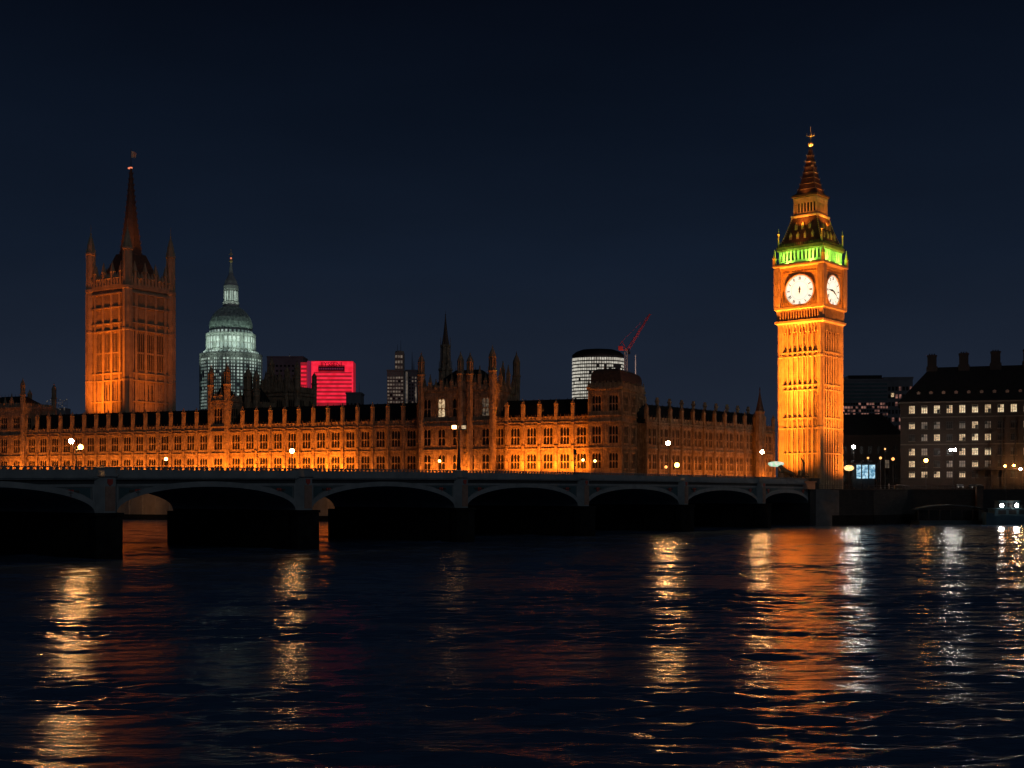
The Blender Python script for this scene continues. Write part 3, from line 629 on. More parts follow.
def dial(k, hands):
    c, s = round(math.cos(k*math.pi/2)), round(math.sin(k*math.pi/2))
    def T(p): x, y, z = p; return (c*x - s*y, s*x + c*y, z)
    def disc(m, r0, r1, d0, d1, n=48):
        vs = []; fs = []
        for i in range(n):
            a = 2*math.pi*i/n
            for r, d in ((r0, d1), (r1, d1), (r1, d0), (r0, d0)): vs.append(T((r*math.cos(a), -6.6-d, ZD+r*math.sin(a))))
        for i in range(n):
            j = (i+1)%n
            for q in range(4): fs.append((i*4+q, i*4+(q+1)%4, j*4+(q+1)%4, j*4+q))
        m.add(vs, fs)
    m = MB(); disc(m, 0.01, RD, 0.0, 0.12); d = m.build('clock_dial', DIAL, CT, GZ)
    m = MB(); disc(m, RD, RD+0.32, 0.0, 0.3); m.build('rim', GOLD, d)   .location = (0, 0, -GZ)
    m = MB(); disc(m, RD*0.955, RD*0.97, 0.12, 0.15); disc(m, RD*0.60, RD*0.612, 0.12, 0.15)
    def stroke(x0, z0, x1, z1, t, dep=0.15):
        t = t*1.7
        d_ = np.array([x1-x0, z1-z0]); L_ = np.linalg.norm(d_); nn = np.array([-d_[1], d_[0]])/L_*t/2
        P = [(x0+nn[0], z0+nn[1]), (x0-nn[0], z0-nn[1]), (x1-nn[0], z1-nn[1]), (x1+nn[0], z1+nn[1])]
        vs = [T((x, -6.6-0.121, ZD+z)) for x, z in P] + [T((x, -6.6-dep, ZD+z)) for x, z in P]
        m.add(vs, [(0,1,2,3), (7,6,5,4), (0,4,5,1), (1,5,6,2), (2,6,7,3), (3,7,4,0)])
    ROM = ['XII','I','II','III','IV','V','VI','VII','VIII','IX','X','XI']
    for h in range(12):
        a = math.pi/2 - h*math.pi/6; er = np.array([math.cos(a), math.sin(a)]); et = np.array([math.sin(a), -math.cos(a)])
        W = {'I': 0.16, 'V': 0.42, 'X': 0.42}; tot = sum(W[ch] for ch in ROM[h]) ; x = -tot/2
        for ch in ROM[h]:
            wch = W[ch]
            def P2(u_, r_): p = er*r_*RD + et*u_; return p
            if ch == 'I': p, q = P2(x+wch/2, 0.70), P2(x+wch/2, 0.90); stroke(*p, *q, 0.07)
            elif ch == 'V':
                q = P2(x+wch/2, 0.70); p = P2(x+0.05, 0.90); r_ = P2(x+wch-0.05, 0.90); stroke(*q, *p, 0.08); stroke(*q, *r_, 0.05)
            else:
                stroke(*P2(x+0.05, 0.70), *P2(x+wch-0.05, 0.90), 0.08); stroke(*P2(x+wch-0.05, 0.70), *P2(x+0.05, 0.90), 0.05)
            x += wch
    for i in range(60):
        a = i*math.pi/30; stroke(math.cos(a)*RD*0.925, math.sin(a)*RD*0.925, math.cos(a)*RD*0.95, math.sin(a)*RD*0.95, 0.06)
    m.build('numerals', IRON, d).location = (0, 0, -GZ)
    for nm, ang, ln, t in hands:
        m = MB(); a = math.pi/2 - R(ang); ex, ez = math.cos(a), math.sin(a)
        nn = (-ez*t, ex*t); P = [(-0.18*ln*ex, -0.18*ln*ez), (0.25*ln*ex+nn[0], 0.25*ln*ez+nn[1]), (ln*ex, ln*ez), (0.25*ln*ex-nn[0], 0.25*ln*ez-nn[1])]
        P[0] = (-0.3*ln*ex, -0.3*ln*ez)
        vs = [T((x, -6.6-0.17, ZD+z)) for x, z in P] + [T((x, -6.6-0.24, ZD+z)) for x, z in P]
        m.add(vs, [(0,1,2,3), (7,6,5,4), (0,4,5,1), (1,5,6,2), (2,6,7,3), (3,7,4,0)]); m.build(nm, IRON, d).location = (0, 0, -GZ)
dial(0, [('hour_hand', 2, 1.2, 0.34), ('minute_hand', 184, 0.95, 0.26)])
dial(1, [('hour_hand', 272, 3.0, 0.30), ('minute_hand', 118, 2.6, 0.30)])
dial(2, [('hour_hand', 2, 1.6, 0.3), ('minute_hand', 0, 3.3, 0.2)]); dial(3, [('hour_hand', 2, 1.6, 0.3), ('minute_hand', 0, 3.3, 0.2)])
# belfry
m = MB(); HB = 6.45; m.box(-5.5, 5.5, -5.5, 5.5, 72.3, 76.9)
m.build('belfry_core', GLASS, CT, GZ)
m = MB()
def bf(bx, k):
    for q in range(12):
        x = -HB+0.35 + q*(2*HB-0.7)/11; bx(x-0.26, x+0.26, -0.45, 0.0, 72.3, 76.2)
    for q in range(11):
        x = -HB+0.35 + (q+0.5)*(2*HB-0.7)/11; bx(x-0.36, x-0.12, -0.4, -0.1, 75.3, 76.2); bx(x+0.12, x+0.36, -0.4, -0.1, 75.3, 76.2); bx(x-0.34, x+0.34, -0.4, -0.15, 72.3, 73.1)
    bx(-HB+0.02, HB-0.02, -0.5, 0.05, 76.2, 77.0)
face_relief(m, HB, bf, None); m.build('belfry_arcade', PALE, CT, GZ)
m = MB(); m.sq(0, 0, [(6.6, 75.7), (6.95, 76.2), (6.95, 77.0), (6.2, 77.9)])
for k in range(4):
    c, s = round(math.cos(k*math.pi/2)), round(math.sin(k*math.pi/2))
    for q in range(22): x = -6.3+q*0.6; m.sq(c*x+s*6.7, s*x-c*6.7, [(0.13, 76.9), (0.13, 77.6), (0.04, 78.0)])
m.build('eaves', SPIRE, CT, GZ)
m = MB(); m.sq(0, 0, [(6.1, 77.9), (5.5, 79.2), (4.7, 81.7), (4.0, 84.2), (3.7, 85.3)]); m.build('lower_roof', SPIRE, CT, GZ)
m = MB()
for k in range(4):
    c, s = round(math.cos(k*math.pi/2)), round(math.sin(k*math.pi/2))
    for zz, hh, xs in ((79.6, 5.3, (-3.3, -1.1, 1.1, 3.3)), (82.3, 4.5, (-2, 0, 2))):
        for x in xs:
            y = -hh-0.15; X0, Y0 = c*x-s*y, s*x+c*y; m.sq(X0, Y0, [(0.35, zz-0.6), (0.35, zz+0.6), (0.03, zz+1.5)])
    for j in range(12):
        z = 78.2+j*0.62; hh = float(np.interp(z, [77.9, 79.2, 81.7, 84.2, 85.3], [6.1, 5.5, 4.7, 4.0, 3.7])); m.sq((1 if k in (0,1) else -1)*hh, (1 if k in (1,2) else -1)*hh, [(0.16, z), (0.02, z+0.6)])
m.build('dormer', GOLD, CT, GZ)
m = MB(); m.box(-2.6, 2.6, -2.6, 2.6, 85.6, 90.6); m.build('gallery_core', SLATE, CT, GZ)
m = MB(); m.sq(0, 0, [(3.6, 85.2), (4.0, 85.5), (4.0, 85.9), (3.5, 86.0)]); 
def lf(bx, k):
    for q in range(8): x = -3.3+q*6.6/7; bx(x-0.17, x+0.17, -0.4, 0.0, 86.0, 90.2)
    for q in range(7): x = -3.3+(q+0.5)*6.6/7; bx(x-0.3, x+0.3, -0.38, -0.05, 89.3, 90.2); bx(x-0.3, x+0.3, -0.38, -0.2, 86.0, 86.8)
    bx(-3.45, 3.45, -0.45, 0.1, 90.2, 90.8)
face_relief(m, 3.5, lf, None); m.build('lantern_gallery', STONE2, CT, GZ)
m = MB(); m.sq(0, 0, [(3.4, 90.8), (3.9, 91.1), (3.9, 91.6), (3.4, 91.9), (2.9, 92.3), (2.2, 94.6), (1.5, 98.0), (0.85, 101.6), (0.4, 104.6), (0.2, 105.4)]); m.build('spire', SPIRE, CT, GZ)
m = MB()
for z in (93.2, 94.8, 96.4, 98.0, 99.6, 101.2, 102.8):
    hh = float(np.interp(z, [92.3, 94.6, 98.0, 101.6, 104.6], [2.9, 2.2, 1.5, 0.85, 0.4])); m.sq(0, 0, [(hh+0.02, z), (hh+0.14, z+0.1), (hh-0.02, z+0.22)])
    for a in range(4): m.bar((hh*(1 if a in (0,3) else -1), hh*(1 if a < 2 else -1), z), ((hh+0.2)*(1 if a in (0,3) else -1), (hh+0.2)*(1 if a < 2 else -1), z+0.6), 0.1, 4, 0.02)
m.build('roof_rib', STONE2, CT, GZ)
m = MB(); m.bar((0,0,105.2), (0,0,111.2), 0.13, 6, 0.04); m.ball(0, 0, 106.2, 0.75); m.ball(0, 0, 108.0, 0.3)
for a in range(4):
    dx, dy = math.cos(a*math.pi/2+R(39)), math.sin(a*math.pi/2+R(39)); m.bar((0,0,108.3), (dx*1.1, dy*1.1, 108.7), 0.14, 5, 0.1); m.bar((dx*1.1, dy*1.1, 108.6), (dx*1.0, dy*1.0, 109.4), 0.12, 5, 0.03)
m.build('finial', GOLD, CT, GZ)
for sx, sy in ((-1,-1),(1,-1),(1,1),(-1,1)):
    m = MB(); pinnacle_mb(m, sx*7.3, sy*7.3, 71.9, 74.0, 76.6, 0.4); m.lathe(sx*6.5, sy*6.5, [(0.28, 77.5), (0.22, 80.5), (0.4, 80.7), (0.12, 81.1), (0.03, 82.3)], 8); m.build('pinnacle', GOLD, CT, GZ)

# ------------------------------------------------------------------ bridge
PXS = [105, 303, 460, 582, 682, 760]
PS = [bs(p) for p in PXS]; ABUT = 214.0
PS = [PS[0]-36.5-33, PS[0]-36.5] + PS
BR = thing('arch_bridge', 'dark green iron arch bridge crossing the river on stone piers', 'bridge', (float(B0[0]), float(B0[1]), -4), BROT)
WB = 30.0; PW = 1.65; SP = 6.0
crowns = [9.3, 9.4, 9.5, 9.72, 9.66, 9.5, 9.25, 8.7]
spans = [(PS[i]+PW, PS[i+1]-PW) for i in range(len(PS)-1)] + [(PS[-1]+PW, ABUT-1.5)]
NSEG = 28
def arc(a, b, zc, t): return SP + (zc-SP)*math.sqrt(max(0, 1-(2*t-1)**2))
for (a, b_), zc in zip(spans, crowns):
    m = MB(); m.cm = 0
    ts = [0.5 - 0.5*math.cos(math.pi*i/NSEG) for i in range(NSEG+1)]
    xs = [a + (b_-a)*t for t in ts]; zs = [arc(a, b_, zc, t) for t in ts]; zt = [ztop(x)-2.3 for x in xs]
    n = NSEG+1
    vs = [(x, 0, z) for x, z in zip(xs, zs)] + [(x, 0, z) for x, z in zip(xs, zt)] + [(x, WB, z) for x, z in zip(xs, zs)] + [(x, WB, z) for x, z in zip(xs, zt)]
    fs = []
    for i in range(NSEG): fs += [(i, i+1, n+i+1, n+i), (2*n+i+1, 2*n+i, 3*n+i, 3*n+i+1), (i+1, i, 2*n+i, 2*n+i+1), (n+i, n+i+1, 3*n+i+1, 3*n+i)]
    m.add(vs, fs); sp_ = m.build('arch_span', BMID, BR, -4)
    for yo, sg in ((-0.22, 1), (WB+0.0, 1)):
        m = MB(); zi = [max(z - 0.0, SP) for z in zs]
        th_ = 0.75
        for i in range(NSEG):
            x0, x1 = xs[i], xs[i+1]
            # outward normals of the curve
            def nrm(j):
                t = min(max(ts[j], 0.02), 0.98); dz = (zc-SP)*(-(2*t-1)*2/math.sqrt(1-(2*t-1)**2))/(b_-a); l = math.hypot(1, dz); return -dz/l, 1/l
            n0, n1_ = nrm(i), nrm(i+1)
            p = [(x0, zs[i]), (x1, zs[i+1]), (min(max(x1+n1_[0]*th_, a-.0), b_+.0), zs[i+1]+n1_[1]*th_), (min(max(x0+n0[0]*th_, a), b_), zs[i]+n0[1]*th_)]
            m.ext(p, yo, yo+0.22)
        m.build('arch_ring', BPAINT, sp_, -4)
    # spandrel: frieze line, frame and dark triangular panels with shields
    m = MB(); zf = lambda x: ztop(x)-2.3
    for i in range(NSEG): 
        m.add([(xs[i], -0.14, zt[i]-0.35), (xs[i+1], -0.14, zt[i+1]-0.35), (xs[i+1], -0.14, zt[i+1]), (xs[i], -0.14, zt[i]), (xs[i], -0.002, zt[i]-0.35), (xs[i+1], -0.002, zt[i+1]-0.35), (xs[i+1], -0.002, zt[i+1]), (xs[i], -0.002, zt[i])],
              [(0,1,2,3), (0,4,5,1), (3,2,6,7), (4,7,6,5)])
    m.box(a, a+0.3, -0.13, -0.003, SP+1.2, zf(a)-0.35); m.box(b_-0.3, b_, -0.13, -0.003, SP+1.2, zf(b_)-0.35)
    m.build('spandrel_frame', BPAINT, sp_, -4)
    Lsp = b_-a
    for sgn, x0 in ((1, a), (-1, b_)):
        m = MB(); base = x0 + sgn*0.55; z1 = zf(base)-0.5
        pts = [(base, z1)]
        ends = []
        for t in (0.30, 0.26, 0.22, 0.18, 0.14, 0.10, 0.07, 0.04):
            x = x0 + sgn*Lsp*t; z = arc(a, b_, zc, t) + 0.9 + 0.25*(0.3-t)
            if abs(x-x0) < 0.6: continue
            if z < z1: ends.append((x, z))
        if not ends: continue
        ends.append((base, ends[-1][1]-0.9)); poly = [(ends[0][0]+sgn*0.6, z1)] + ends + [(base, z1)]
        if sgn < 0: poly = poly
        m.ext(poly, -0.05, -0.004); m.build('spandrel_panel', BDARK, sp_, -4)
    for sgn, x0 in ((1, a), (-1, b_)):
        cx = x0 + sgn*Lsp*0.105; cz = zf(cx)-1.15
        m = MB(); m.ext([(cx-0.42, cz+0.45), (cx+0.42, cz+0.45), (cx+0.42, cz-0.1), (cx, cz-0.6), (cx-0.42, cz-0.1)], -0.2, -0.06)
        sh = m.build('shield', REDP, sp_, -4)
        m = MB(); m.box(cx-1.25, cx-0.6, -0.16, -0.055, cz+0.05, cz+0.35); m.box(cx+0.6, cx+1.25, -0.16, -0.055, cz+0.05, cz+0.35); m.box(cx-0.06, cx+0.06, -0.22, -0.201, cz-0.45, cz+0.4); m.box(cx-0.36, cx+0.36, -0.22, -0.201, cz-0.02, cz+0.1); m.build('scroll', BAND, sh, -4)
# deck, cornice and parapets
S0 = PS[0]-30; S1 = ABUT+1.0; NS = 60
def strip(m, y0, y1, d0, d1, a=S0, b=S1, n=NS):
    for i in range(n):
        x0 = a+(b-a)*i/n; x1 = a+(b-a)*(i+1)/n
        z = [ztop(x0)+d0, ztop(x1)+d0, ztop(x0)+d1, ztop(x1)+d1]
        m.add([(x0,y0,z[0]),(x1,y0,z[1]),(x1,y1,z[1]),(x0,y1,z[0]),(x0,y0,z[2]),(x1,y0,z[3]),(x1,y1,z[3]),(x0,y1,z[2])],
              [(0,3,2,1),(4,5,6,7),(0,1,5,4),(2,3,7,6)] + ([(3,0,4,7)] if i == 0 else []) + ([(1,2,6,5)] if i == n-1 else []))
m = MB(); strip(m, -0.02, WB+0.02, -2.3, -1.35); m.build('deck', BSHADE, BR, -4)  # shadow band under the cornice is put into the dark deck colour
m = MB(); strip(m, 3.5, WB-3.5, -1.345, -1.30); m.build('road', ASPH, BR, -4)
m = MB(); strip(m, 0.3, 3.5, -1.345, -1.18); strip(m, WB-3.5, WB-0.3, -1.345, -1.18); m.build('pavement', PAVE, BR, -4)
m = MB(); strip(m, -0.62, -0.02, -1.5, -1.30); strip(m, -0.45, -0.02, -1.68, -1.5); strip(m, WB+0.02, WB+0.6, -1.5, -1.3); m.build('cornice', BPAINT, BR, -4)
m = MB()
for yy in (-0.35, WB+0.05):
    strip(m, yy, yy+0.3, -1.30, -0.42); strip(m, yy-0.06, yy+0.36, -0.12, 0.0)
    nn = int((S1-S0)/0.9)
    for i in range(nn):
        x = S0+(S1-S0)*(i+0.5)/nn; z = ztop(x); m.box(x-0.17, x+0.17, yy+0.04, yy+0.26, z-0.43, z-0.11)
m.build('parapet', BPAINT, BR, -4)
def pier(x):
    m = MB(); z1 = SP
    m.plan([(x-1.9, 0.5), (x-1.9, -0.9), (x-0.9, -2.6), (x+0.9, -2.6), (x+1.9, -0.9), (x+1.9, 0.5), (x+1.65, 0.5), (x+1.65, WB-0.5), (x+1.9, WB-0.5), (x+1.9, WB+0.9), (x+0.9, WB+2.6), (x-0.9, WB+2.6), (x-1.9, WB+0.9), (x-1.9, WB-0.5), (x-1.65, WB-0.5), (x-1.65, 0.5)], -4, z1-0.4)
    m.plan([(x-2.1, 0.4), (x-2.1, -1.0), (x-1.0, -2.8), (x+1.0, -2.8), (x+2.1, -1.0), (x+2.1, 0.4)], z1-0.4, z1)
    m.box(x-1.65, x+1.65, 0.41, WB, z1-0.395, z1-0.001)
    p = m.build('pier', WETST, BR, -4)
    z2 = ztop(x)-1.3
    m = MB(); m.plan([(x-1.64, WB), (x-1.64, -0.1), (x-0.85, -1.1), (x+0.85, -1.1), (x+1.64, -0.1), (x+1.64, WB)], z1, z2)
    m.plan([(x-1.85, -0.0), (x-1.85, -0.35), (x-0.95, -1.4), (x+0.95, -1.4), (x+1.85, -0.35), (x+1.85, 0)], z2, z2+0.3)
    m.plan([(x-1.6, 0.1), (x-1.6, -0.25), (x-0.85, -1.15), (x+0.85, -1.15), (x+1.6, -0.25), (x+1.6, 0.1)], z2+0.3, z2+1.12)
    m.plan([(x-1.7, 0.1), (x-1.7, -0.3), (x-0.92, -1.25), (x+0.92, -1.25), (x+1.7, -0.3), (x+1.7, 0.1)], z2+1.12, z2+1.24)
    m.build('pier_turret', BPAINT, p, -4)
    # granite panel on the facet that faces downstream
    m = MB(); m.box(x-0.72, x+0.78, -1.17, -1.102, z1+0.25, z2-1.3); m.build('granite_panel', GRANITE, p, -4)
    m = MB(); m.ext([(x-0.4, z2-0.35), (x+0.4, z2-0.35), (x+0.4, z2-0.9), (x, z2-1.25), (x-0.4, z2-0.9)], -1.2, -1.102); m.build('shield', REDP, p, -4)
for x in PS: pier(x)
m = MB(); m.box(ABUT-1.5, ABUT+4, -0.8, WB+1, -4, ztop(ABUT)-1.5); m.box(ABUT-1.6, ABUT+4.2, -1.1, -0.2, ztop(ABUT)-1.5, ztop(ABUT)+0.05); m.build('abutment', WALLM, BR, -4)

# ------------------------------------------------------------------ embankment on the right
EW = thing('embankment_wall', 'long dark stone river wall right of the bridge, railing along its top', 'river wall', (0, 0, -3))
wl = [bpos(ABUT+3.5, -0.4), (98, 341.0), (112, 352.6), (260, 352.6)]
def wallseg(m, p, q, t, z0, z1, off=0.0):
    p = np.array(p, float); q = np.array(q, float); d = (q-p)/np.linalg.norm(q-p); n_ = np.array([d[1], -d[0]])
    a, b = p+n_*off, q+n_*off; c, d2 = b+n_*t, a+n_*t
    m.plan([tuple(d2), tuple(c), tuple(b), tuple(a)], z0, z1)
m = MB()
for i in range(3): wallseg(m, wl[i], wl[i+1], 0.7, -3, 9.4)
m.build('wall', WALLM, EW, -3)
m = MB()
for i in range(3): wallseg(m, wl[i], wl[i+1], 0.95, 9.4, 9.7, -0.1)
m.build('coping', BAND, EW, -3)
m = MB()
for i in range(3): wallseg(m, wl[i], wl[i+1], 0.12, -3, 2.6, 0.7)
m.build('wet_foot', WETST, EW, -3)
m = MB()
for i in range(3):
    p, q = np.array(wl[i]), np.array(wl[i+1]); L_ = np.linalg.norm(q-p); n_ = int(L_/1.6)
    for k in range(n_+1): 
        c = p+(q-p)*k/n_; m.bar((c[0], c[1], 9.7), (c[0], c[1], 10.7), 0.05, 5)
    for z in (10.2, 10.7): m.bar((p[0], p[1], z), (q[0], q[1], z), 0.05, 5)
m.build('railing', IRON, EW, -3)
for pxx in (897, 978):
    Yw = 352; X = (pxx-512)*Yw/F; m = MB(); m.box(X-0.9, X+0.9, Yw-1.6, Yw-0.2, -3, 10.2); m.sq(X, Yw-0.9, [(1.05, 10.2), (1.05, 10.6), (0.3, 11.0)]); m.build('wall_pier', BAND, EW, -3)

# floating landing stage with a curved canopy
Yp = 344; x0, x1 = (914-512)*Yp/F, (984-512)*Yp/F
LS = thing('landing_stage', 'low dark floating landing stage with a curved canopy against the wall', 'landing stage', (x0, Yp, -0.3))
Lp = x1-x0
m = MB(); m.plan([(0, 0), (0.8, -2.2), (Lp-0.8, -2.2), (Lp, 0), (Lp, 3), (0, 3)], -0.6, 1.3); m.build('pontoon', HULL, LS)
m = MB(); 
for i in range(14):
    t0, t1 = i/14, (i+1)/14; za, zb_ = 4.2+1.3*math.sin(math.pi*t0)**0.7 if 0<t0<1 else 4.2, 4.2+1.3*math.sin(math.pi*t1)**0.7 if t1<1 else 4.2
    m.add([(Lp*t0, -1.8, za), (Lp*t1, -1.8, zb_), (Lp*t1, 3, zb_), (Lp*t0, 3, za), (Lp*t0, -1.8, za+0.2), (Lp*t1, -1.8, zb_+0.2), (Lp*t1, 3, zb_+0.2), (Lp*t0, 3, za+0.2)], [(0,3,2,1),(4,5,6,7),(0,1,5,4),(1,2,6,5),(2,3,7,6),(3,0,4,7)])
m.build('canopy', HULL, LS)
for i in range(7): 
    m = MB(); m.bar((0.6+(Lp-1.2)*i/6, -1.5, 1.3), (0.6+(Lp-1.2)*i/6, -1.5, 4.4), 0.12, 6); m.build('post', IRON, LS)
m = MB(); m.box(1.2, Lp-1.2, 0.8, 2.6, 1.3, 4.2); m.build('waiting_room', GLASS, LS)

# moored boat with two searchlights
Yb = 338; xb = (984-512)*Yb/F
BT = thing('moored_boat', 'dark moored riverboat shining two white searchlights at the right edge', 'boat', (xb, Yb, 0))
m = MB(); n = 12; prof = []
secs = []
for i in range(n+1):
    t = i/n; x = t*30; wd = 2.8*math.sin(math.pi*min(1, 0.12+t*0.9)/1.0)**0.5 if t < 0.6 else 2.8; rise = 1.0*(1-min(1, t/0.35))**2
    secs.append([(x, -wd, 2.4+rise), (x, -wd*0.8, -0.4), (x, wd*0.8, -0.4), (x, wd, 2.4+rise)])
vs = [p for s_ in secs for p in s_]; fs = []
for i in range(n):
    for q in range(3): a = i*4+q; fs.append((a, a+1, a+5, a+4))
    fs.append((i*4+3, i*4, i*4+4, i*4+7))
fs += [(0,3,2,1), (n*4, n*4+1, n*4+2, n*4+3)]
m.add(vs, fs); m.build('hull', HULL, BT)
m = MB(); m.box(2, 29, -2.2, 2.2, 2.45, 4.3); m.box(1.6, 29.4, -2.4, 2.4, 4.3, 4.5); m.box(3.5, 9, -1.6, 1.6, 4.5, 6.4); m.box(3.2, 9.3, -1.8, 1.8, 6.4, 6.55); m.build('deckhouse', HULL, BT)
m = MB()
for i in range(9): m.box(3+i*2.8, 5.1+i*2.8, -2.23, -2.2, 2.9, 4.0)
for i in range(3): m.box(3.9+i*1.7, 5.2+i*1.7, -1.63, -1.6, 4.9, 6.0)
m.build('window', GLASS, BT)
m = MB(); m.bar((1.6, -2.3, 5.3), (29.5, -2.3, 5.3), 0.04, 5)
for i in range(12): m.bar((2+i*2.4, -2.3, 4.5), (2+i*2.4, -2.3, 5.3), 0.035, 5)
m.bar((6, 0, 6.5), (6, 0, 9.4), 0.06, 6); m.build('railing', IRON, BT)
for pxx in (1002, 1017):
    X = (pxx-512)*(Yb-2.9)/F - xb
    m = MB(); m.bar((X, -2.0, 5.25), (X, -2.75, 5.25), 0.45, 12); m.bar((X, -2.2, 4.5), (X, -2.2, 5.0), 0.08, 6); sl = m.build('searchlight', IRON, BT)
    m = MB(); m.bar((X, -2.752, 5.25), (X, -2.85, 5.25), 0.44, 16); m.build('lens', FLOOD, sl)

# ------------------------------------------------------------------ right-hand buildings
# brick office block
OX, OY = 116.5, 375.0; rO = -R(17.3)
OB = thing('office_building', 'big dark brick building with chimneys and rows of lit windows at the right', 'building', (OX, OY, GZ), rO)
Lo = 62.0; Do = 22.0; ze = 35.4
rowsz = [(32.3, 34.7), (27.7, 29.8), (24.1, 26.1), (19.8, 21.9), (16.3, 18.2), (13.2, 15.0)]
pitch = 3.55; ncol = 16; ww = 1.75
m = MB(); zr = sorted(rowsz)
colx = [3.3+pitch*i for i in range(ncol)]
edges = [0] + [v for c in colx for v in (c-ww/2, c+ww/2)] + [Lo]
for q in range(0, len(edges), 2): m.box(edges[q], edges[q+1], 0, 0.45, GZ, ze)
for q in range(1, len(edges)-1, 2):
    zz = [GZ] + [z for f_ in zr for z in f_] + [ze]
    for r_ in range(0, len(zz), 2): m.box(edges[q], edges[q+1], 0, 0.45, zz[r_], zz[r_+1])
m.box(0, 0.45, 0.45, Do, GZ, ze); m.box(Lo-0.45, Lo, 0.45, Do, GZ, ze); m.box(0.45, Lo-0.45, Do-0.45, Do, GZ, ze)
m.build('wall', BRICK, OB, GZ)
m = MB()
for z in (31.0, 22.9): m.box(-0.1, Lo+0.1, -0.14, -0.004, z, z+0.35)
m.box(-0.5, Lo+0.5, -0.5, Do+0.5, ze, ze+0.45)
for c in colx:
    for z0, z1 in rowsz: m.box(c-ww/2-0.15, c+ww/2+0.15, -0.12, -0.004, z0-0.25, z0-0.02)
m.build('stone_trim', BAND, OB, GZ)
LIT = {0: {i: (WINB if i % 3 else WINW) for i in range(16)}, 1: {0: WINW, 1: WIND, 2: WIND, 4: WIND, 5: WINW, 6: WIND, 9: WINB, 11: WINW, 14: WINB},
       2: {1: WIND, 2: WINW, 4: WINW, 5: WINB, 6: WINW, 9: WIND, 12: WINB}, 3: {0: WINW, 1: WIND, 4: WINW, 5: WINB, 6: WINB, 9: WINB, 10: WINW, 13: WINW},
       4: {0: WINW, 3: WIND, 4: WIND, 5: WINW, 6: WIND, 11: WINW}, 5: {0: WINW, 1: WINW, 2: WINW, 3: WIND, 4: WINW}}
OW = {}
def office_win(mt, h, var):
    k = (mt.name, round(h, 2), var)
    if k not in OW:
        m = MB(); m.cm = 1; m.box(0.06, ww-0.06, 0.22, 0.26, 0.06, h-0.06); m.cm = 0
        m.box(0, ww, 0.12, 0.22, 0, 0.08); m.box(0, ww, 0.12, 0.22, h-0.08, h); m.box(0, 0.08, 0.12, 0.22, 0.08, h-0.08); m.box(ww-0.08, ww, 0.12, 0.22, 0.08, h-0.08)
        for x in (ww/3, 2*ww/3): m.box(x-0.05, x+0.05, 0.12, 0.22, 0.08, h-0.08)
        m.box(0.08, ww-0.08, 0.13, 0.21, h*0.6, h*0.6+0.08)
        if var == 1: m.box(0.1, ww*0.45, 0.16, 0.2, h*0.55, h-0.1)     # half-drawn blind
        if var == 2: m.box(ww*0.5, ww-0.1, 0.16, 0.2, 0.1, h*0.5)
        if var == 3: m.box(0.1, ww-0.1, 0.16, 0.2, h*0.72, h-0.1)
        OW[k] = m.mesh('window', [BSHADE, mt])
    return OW[k]
for r_, (z0, z1) in enumerate(rowsz):
    for i, c in enumerate(colx):
        mt = LIT[r_].get(i, GLASS); link('window', office_win(mt, z1-z0, (i*7+r_*3) % 4), OB, (c-ww/2, 0, z0-GZ))
m = MB(); zr_ = 46.8; i_ = 8.8; zz = ze+0.45
m.add([(-0.6,-0.6,zz),(Lo+0.6,-0.6,zz),(Lo+0.6,Do+0.6,zz),(-0.6,Do+0.6,zz),(i_,i_,zr_),(Lo-i_,i_,zr_),(Lo-i_,Do-i_,zr_),(i_,Do-i_,zr_)], [(0,3,2,1),(4,5,6,7),(0,1,5,4),(1,2,6,5),(2,3,7,6),(3,0,4,7)])
m.build('roof', SLATE, OB, GZ)
cw = MB(); cw.box(-1.6, 1.6, -1.1, 1.1, 41.0, 47.0); cw.box(-1.3, 1.3, -0.9, 0.9, 47.0, 50.0); cw.box(-1.45, 1.45, -1.05, 1.05, 50.0, 50.5)
for q in (-0.7, 0, 0.7): cw.lathe(q, 0, [(0.22, 50.5), (0.18, 51.0)], 8)
me = cw.mesh('chimney', BRICK, GZ)
for k, x in enumerate((9.2, 18.3, 27.3, 36.4, 45.5)): link('chimney', me, OB, (x, i_, 0.3*k))
dm = MB(); dm.box(-0.45, 0.45, 0, 1.5, 37.9, 38.7); dm.ext([(-0.6, 38.7), (0.6, 38.7), (0, 39.1)], -0.1, 1.6); me = dm.mesh('dormer', GRANITE, GZ)
for i in range(ncol-1): link('dormer', me, OB, (5.2+i*pitch, 1.4, 0))
m = MB(); 
for x, w1 in ((28.5, 7.5),):    # shallow bay with dark full-height glazing
    m.box(x-w1/2, x-w1/2+0.3, -0.5, -0.16, 11, 30.6); m.box(x+w1/2-0.3, x+w1/2, -0.5, -0.16, 11, 30.6); m.box(x-0.15, x+0.15, -0.5, -0.16, 11, 30.6)
m.build('bay_pilaster', BRICK, OB, GZ)
m = MB(); m.box(20.5, 34.5, -3.2, -0.4, 15.4, 15.8); m.box(21, 34, -3.0, -2.8, 12.6, 12.9)
for x in (21, 25.3, 29.6, 34): m.bar((x, -3, GZ), (x, -3, 15.4), 0.15, 6)
m.build('entrance_canopy', BRICK, OB, GZ)
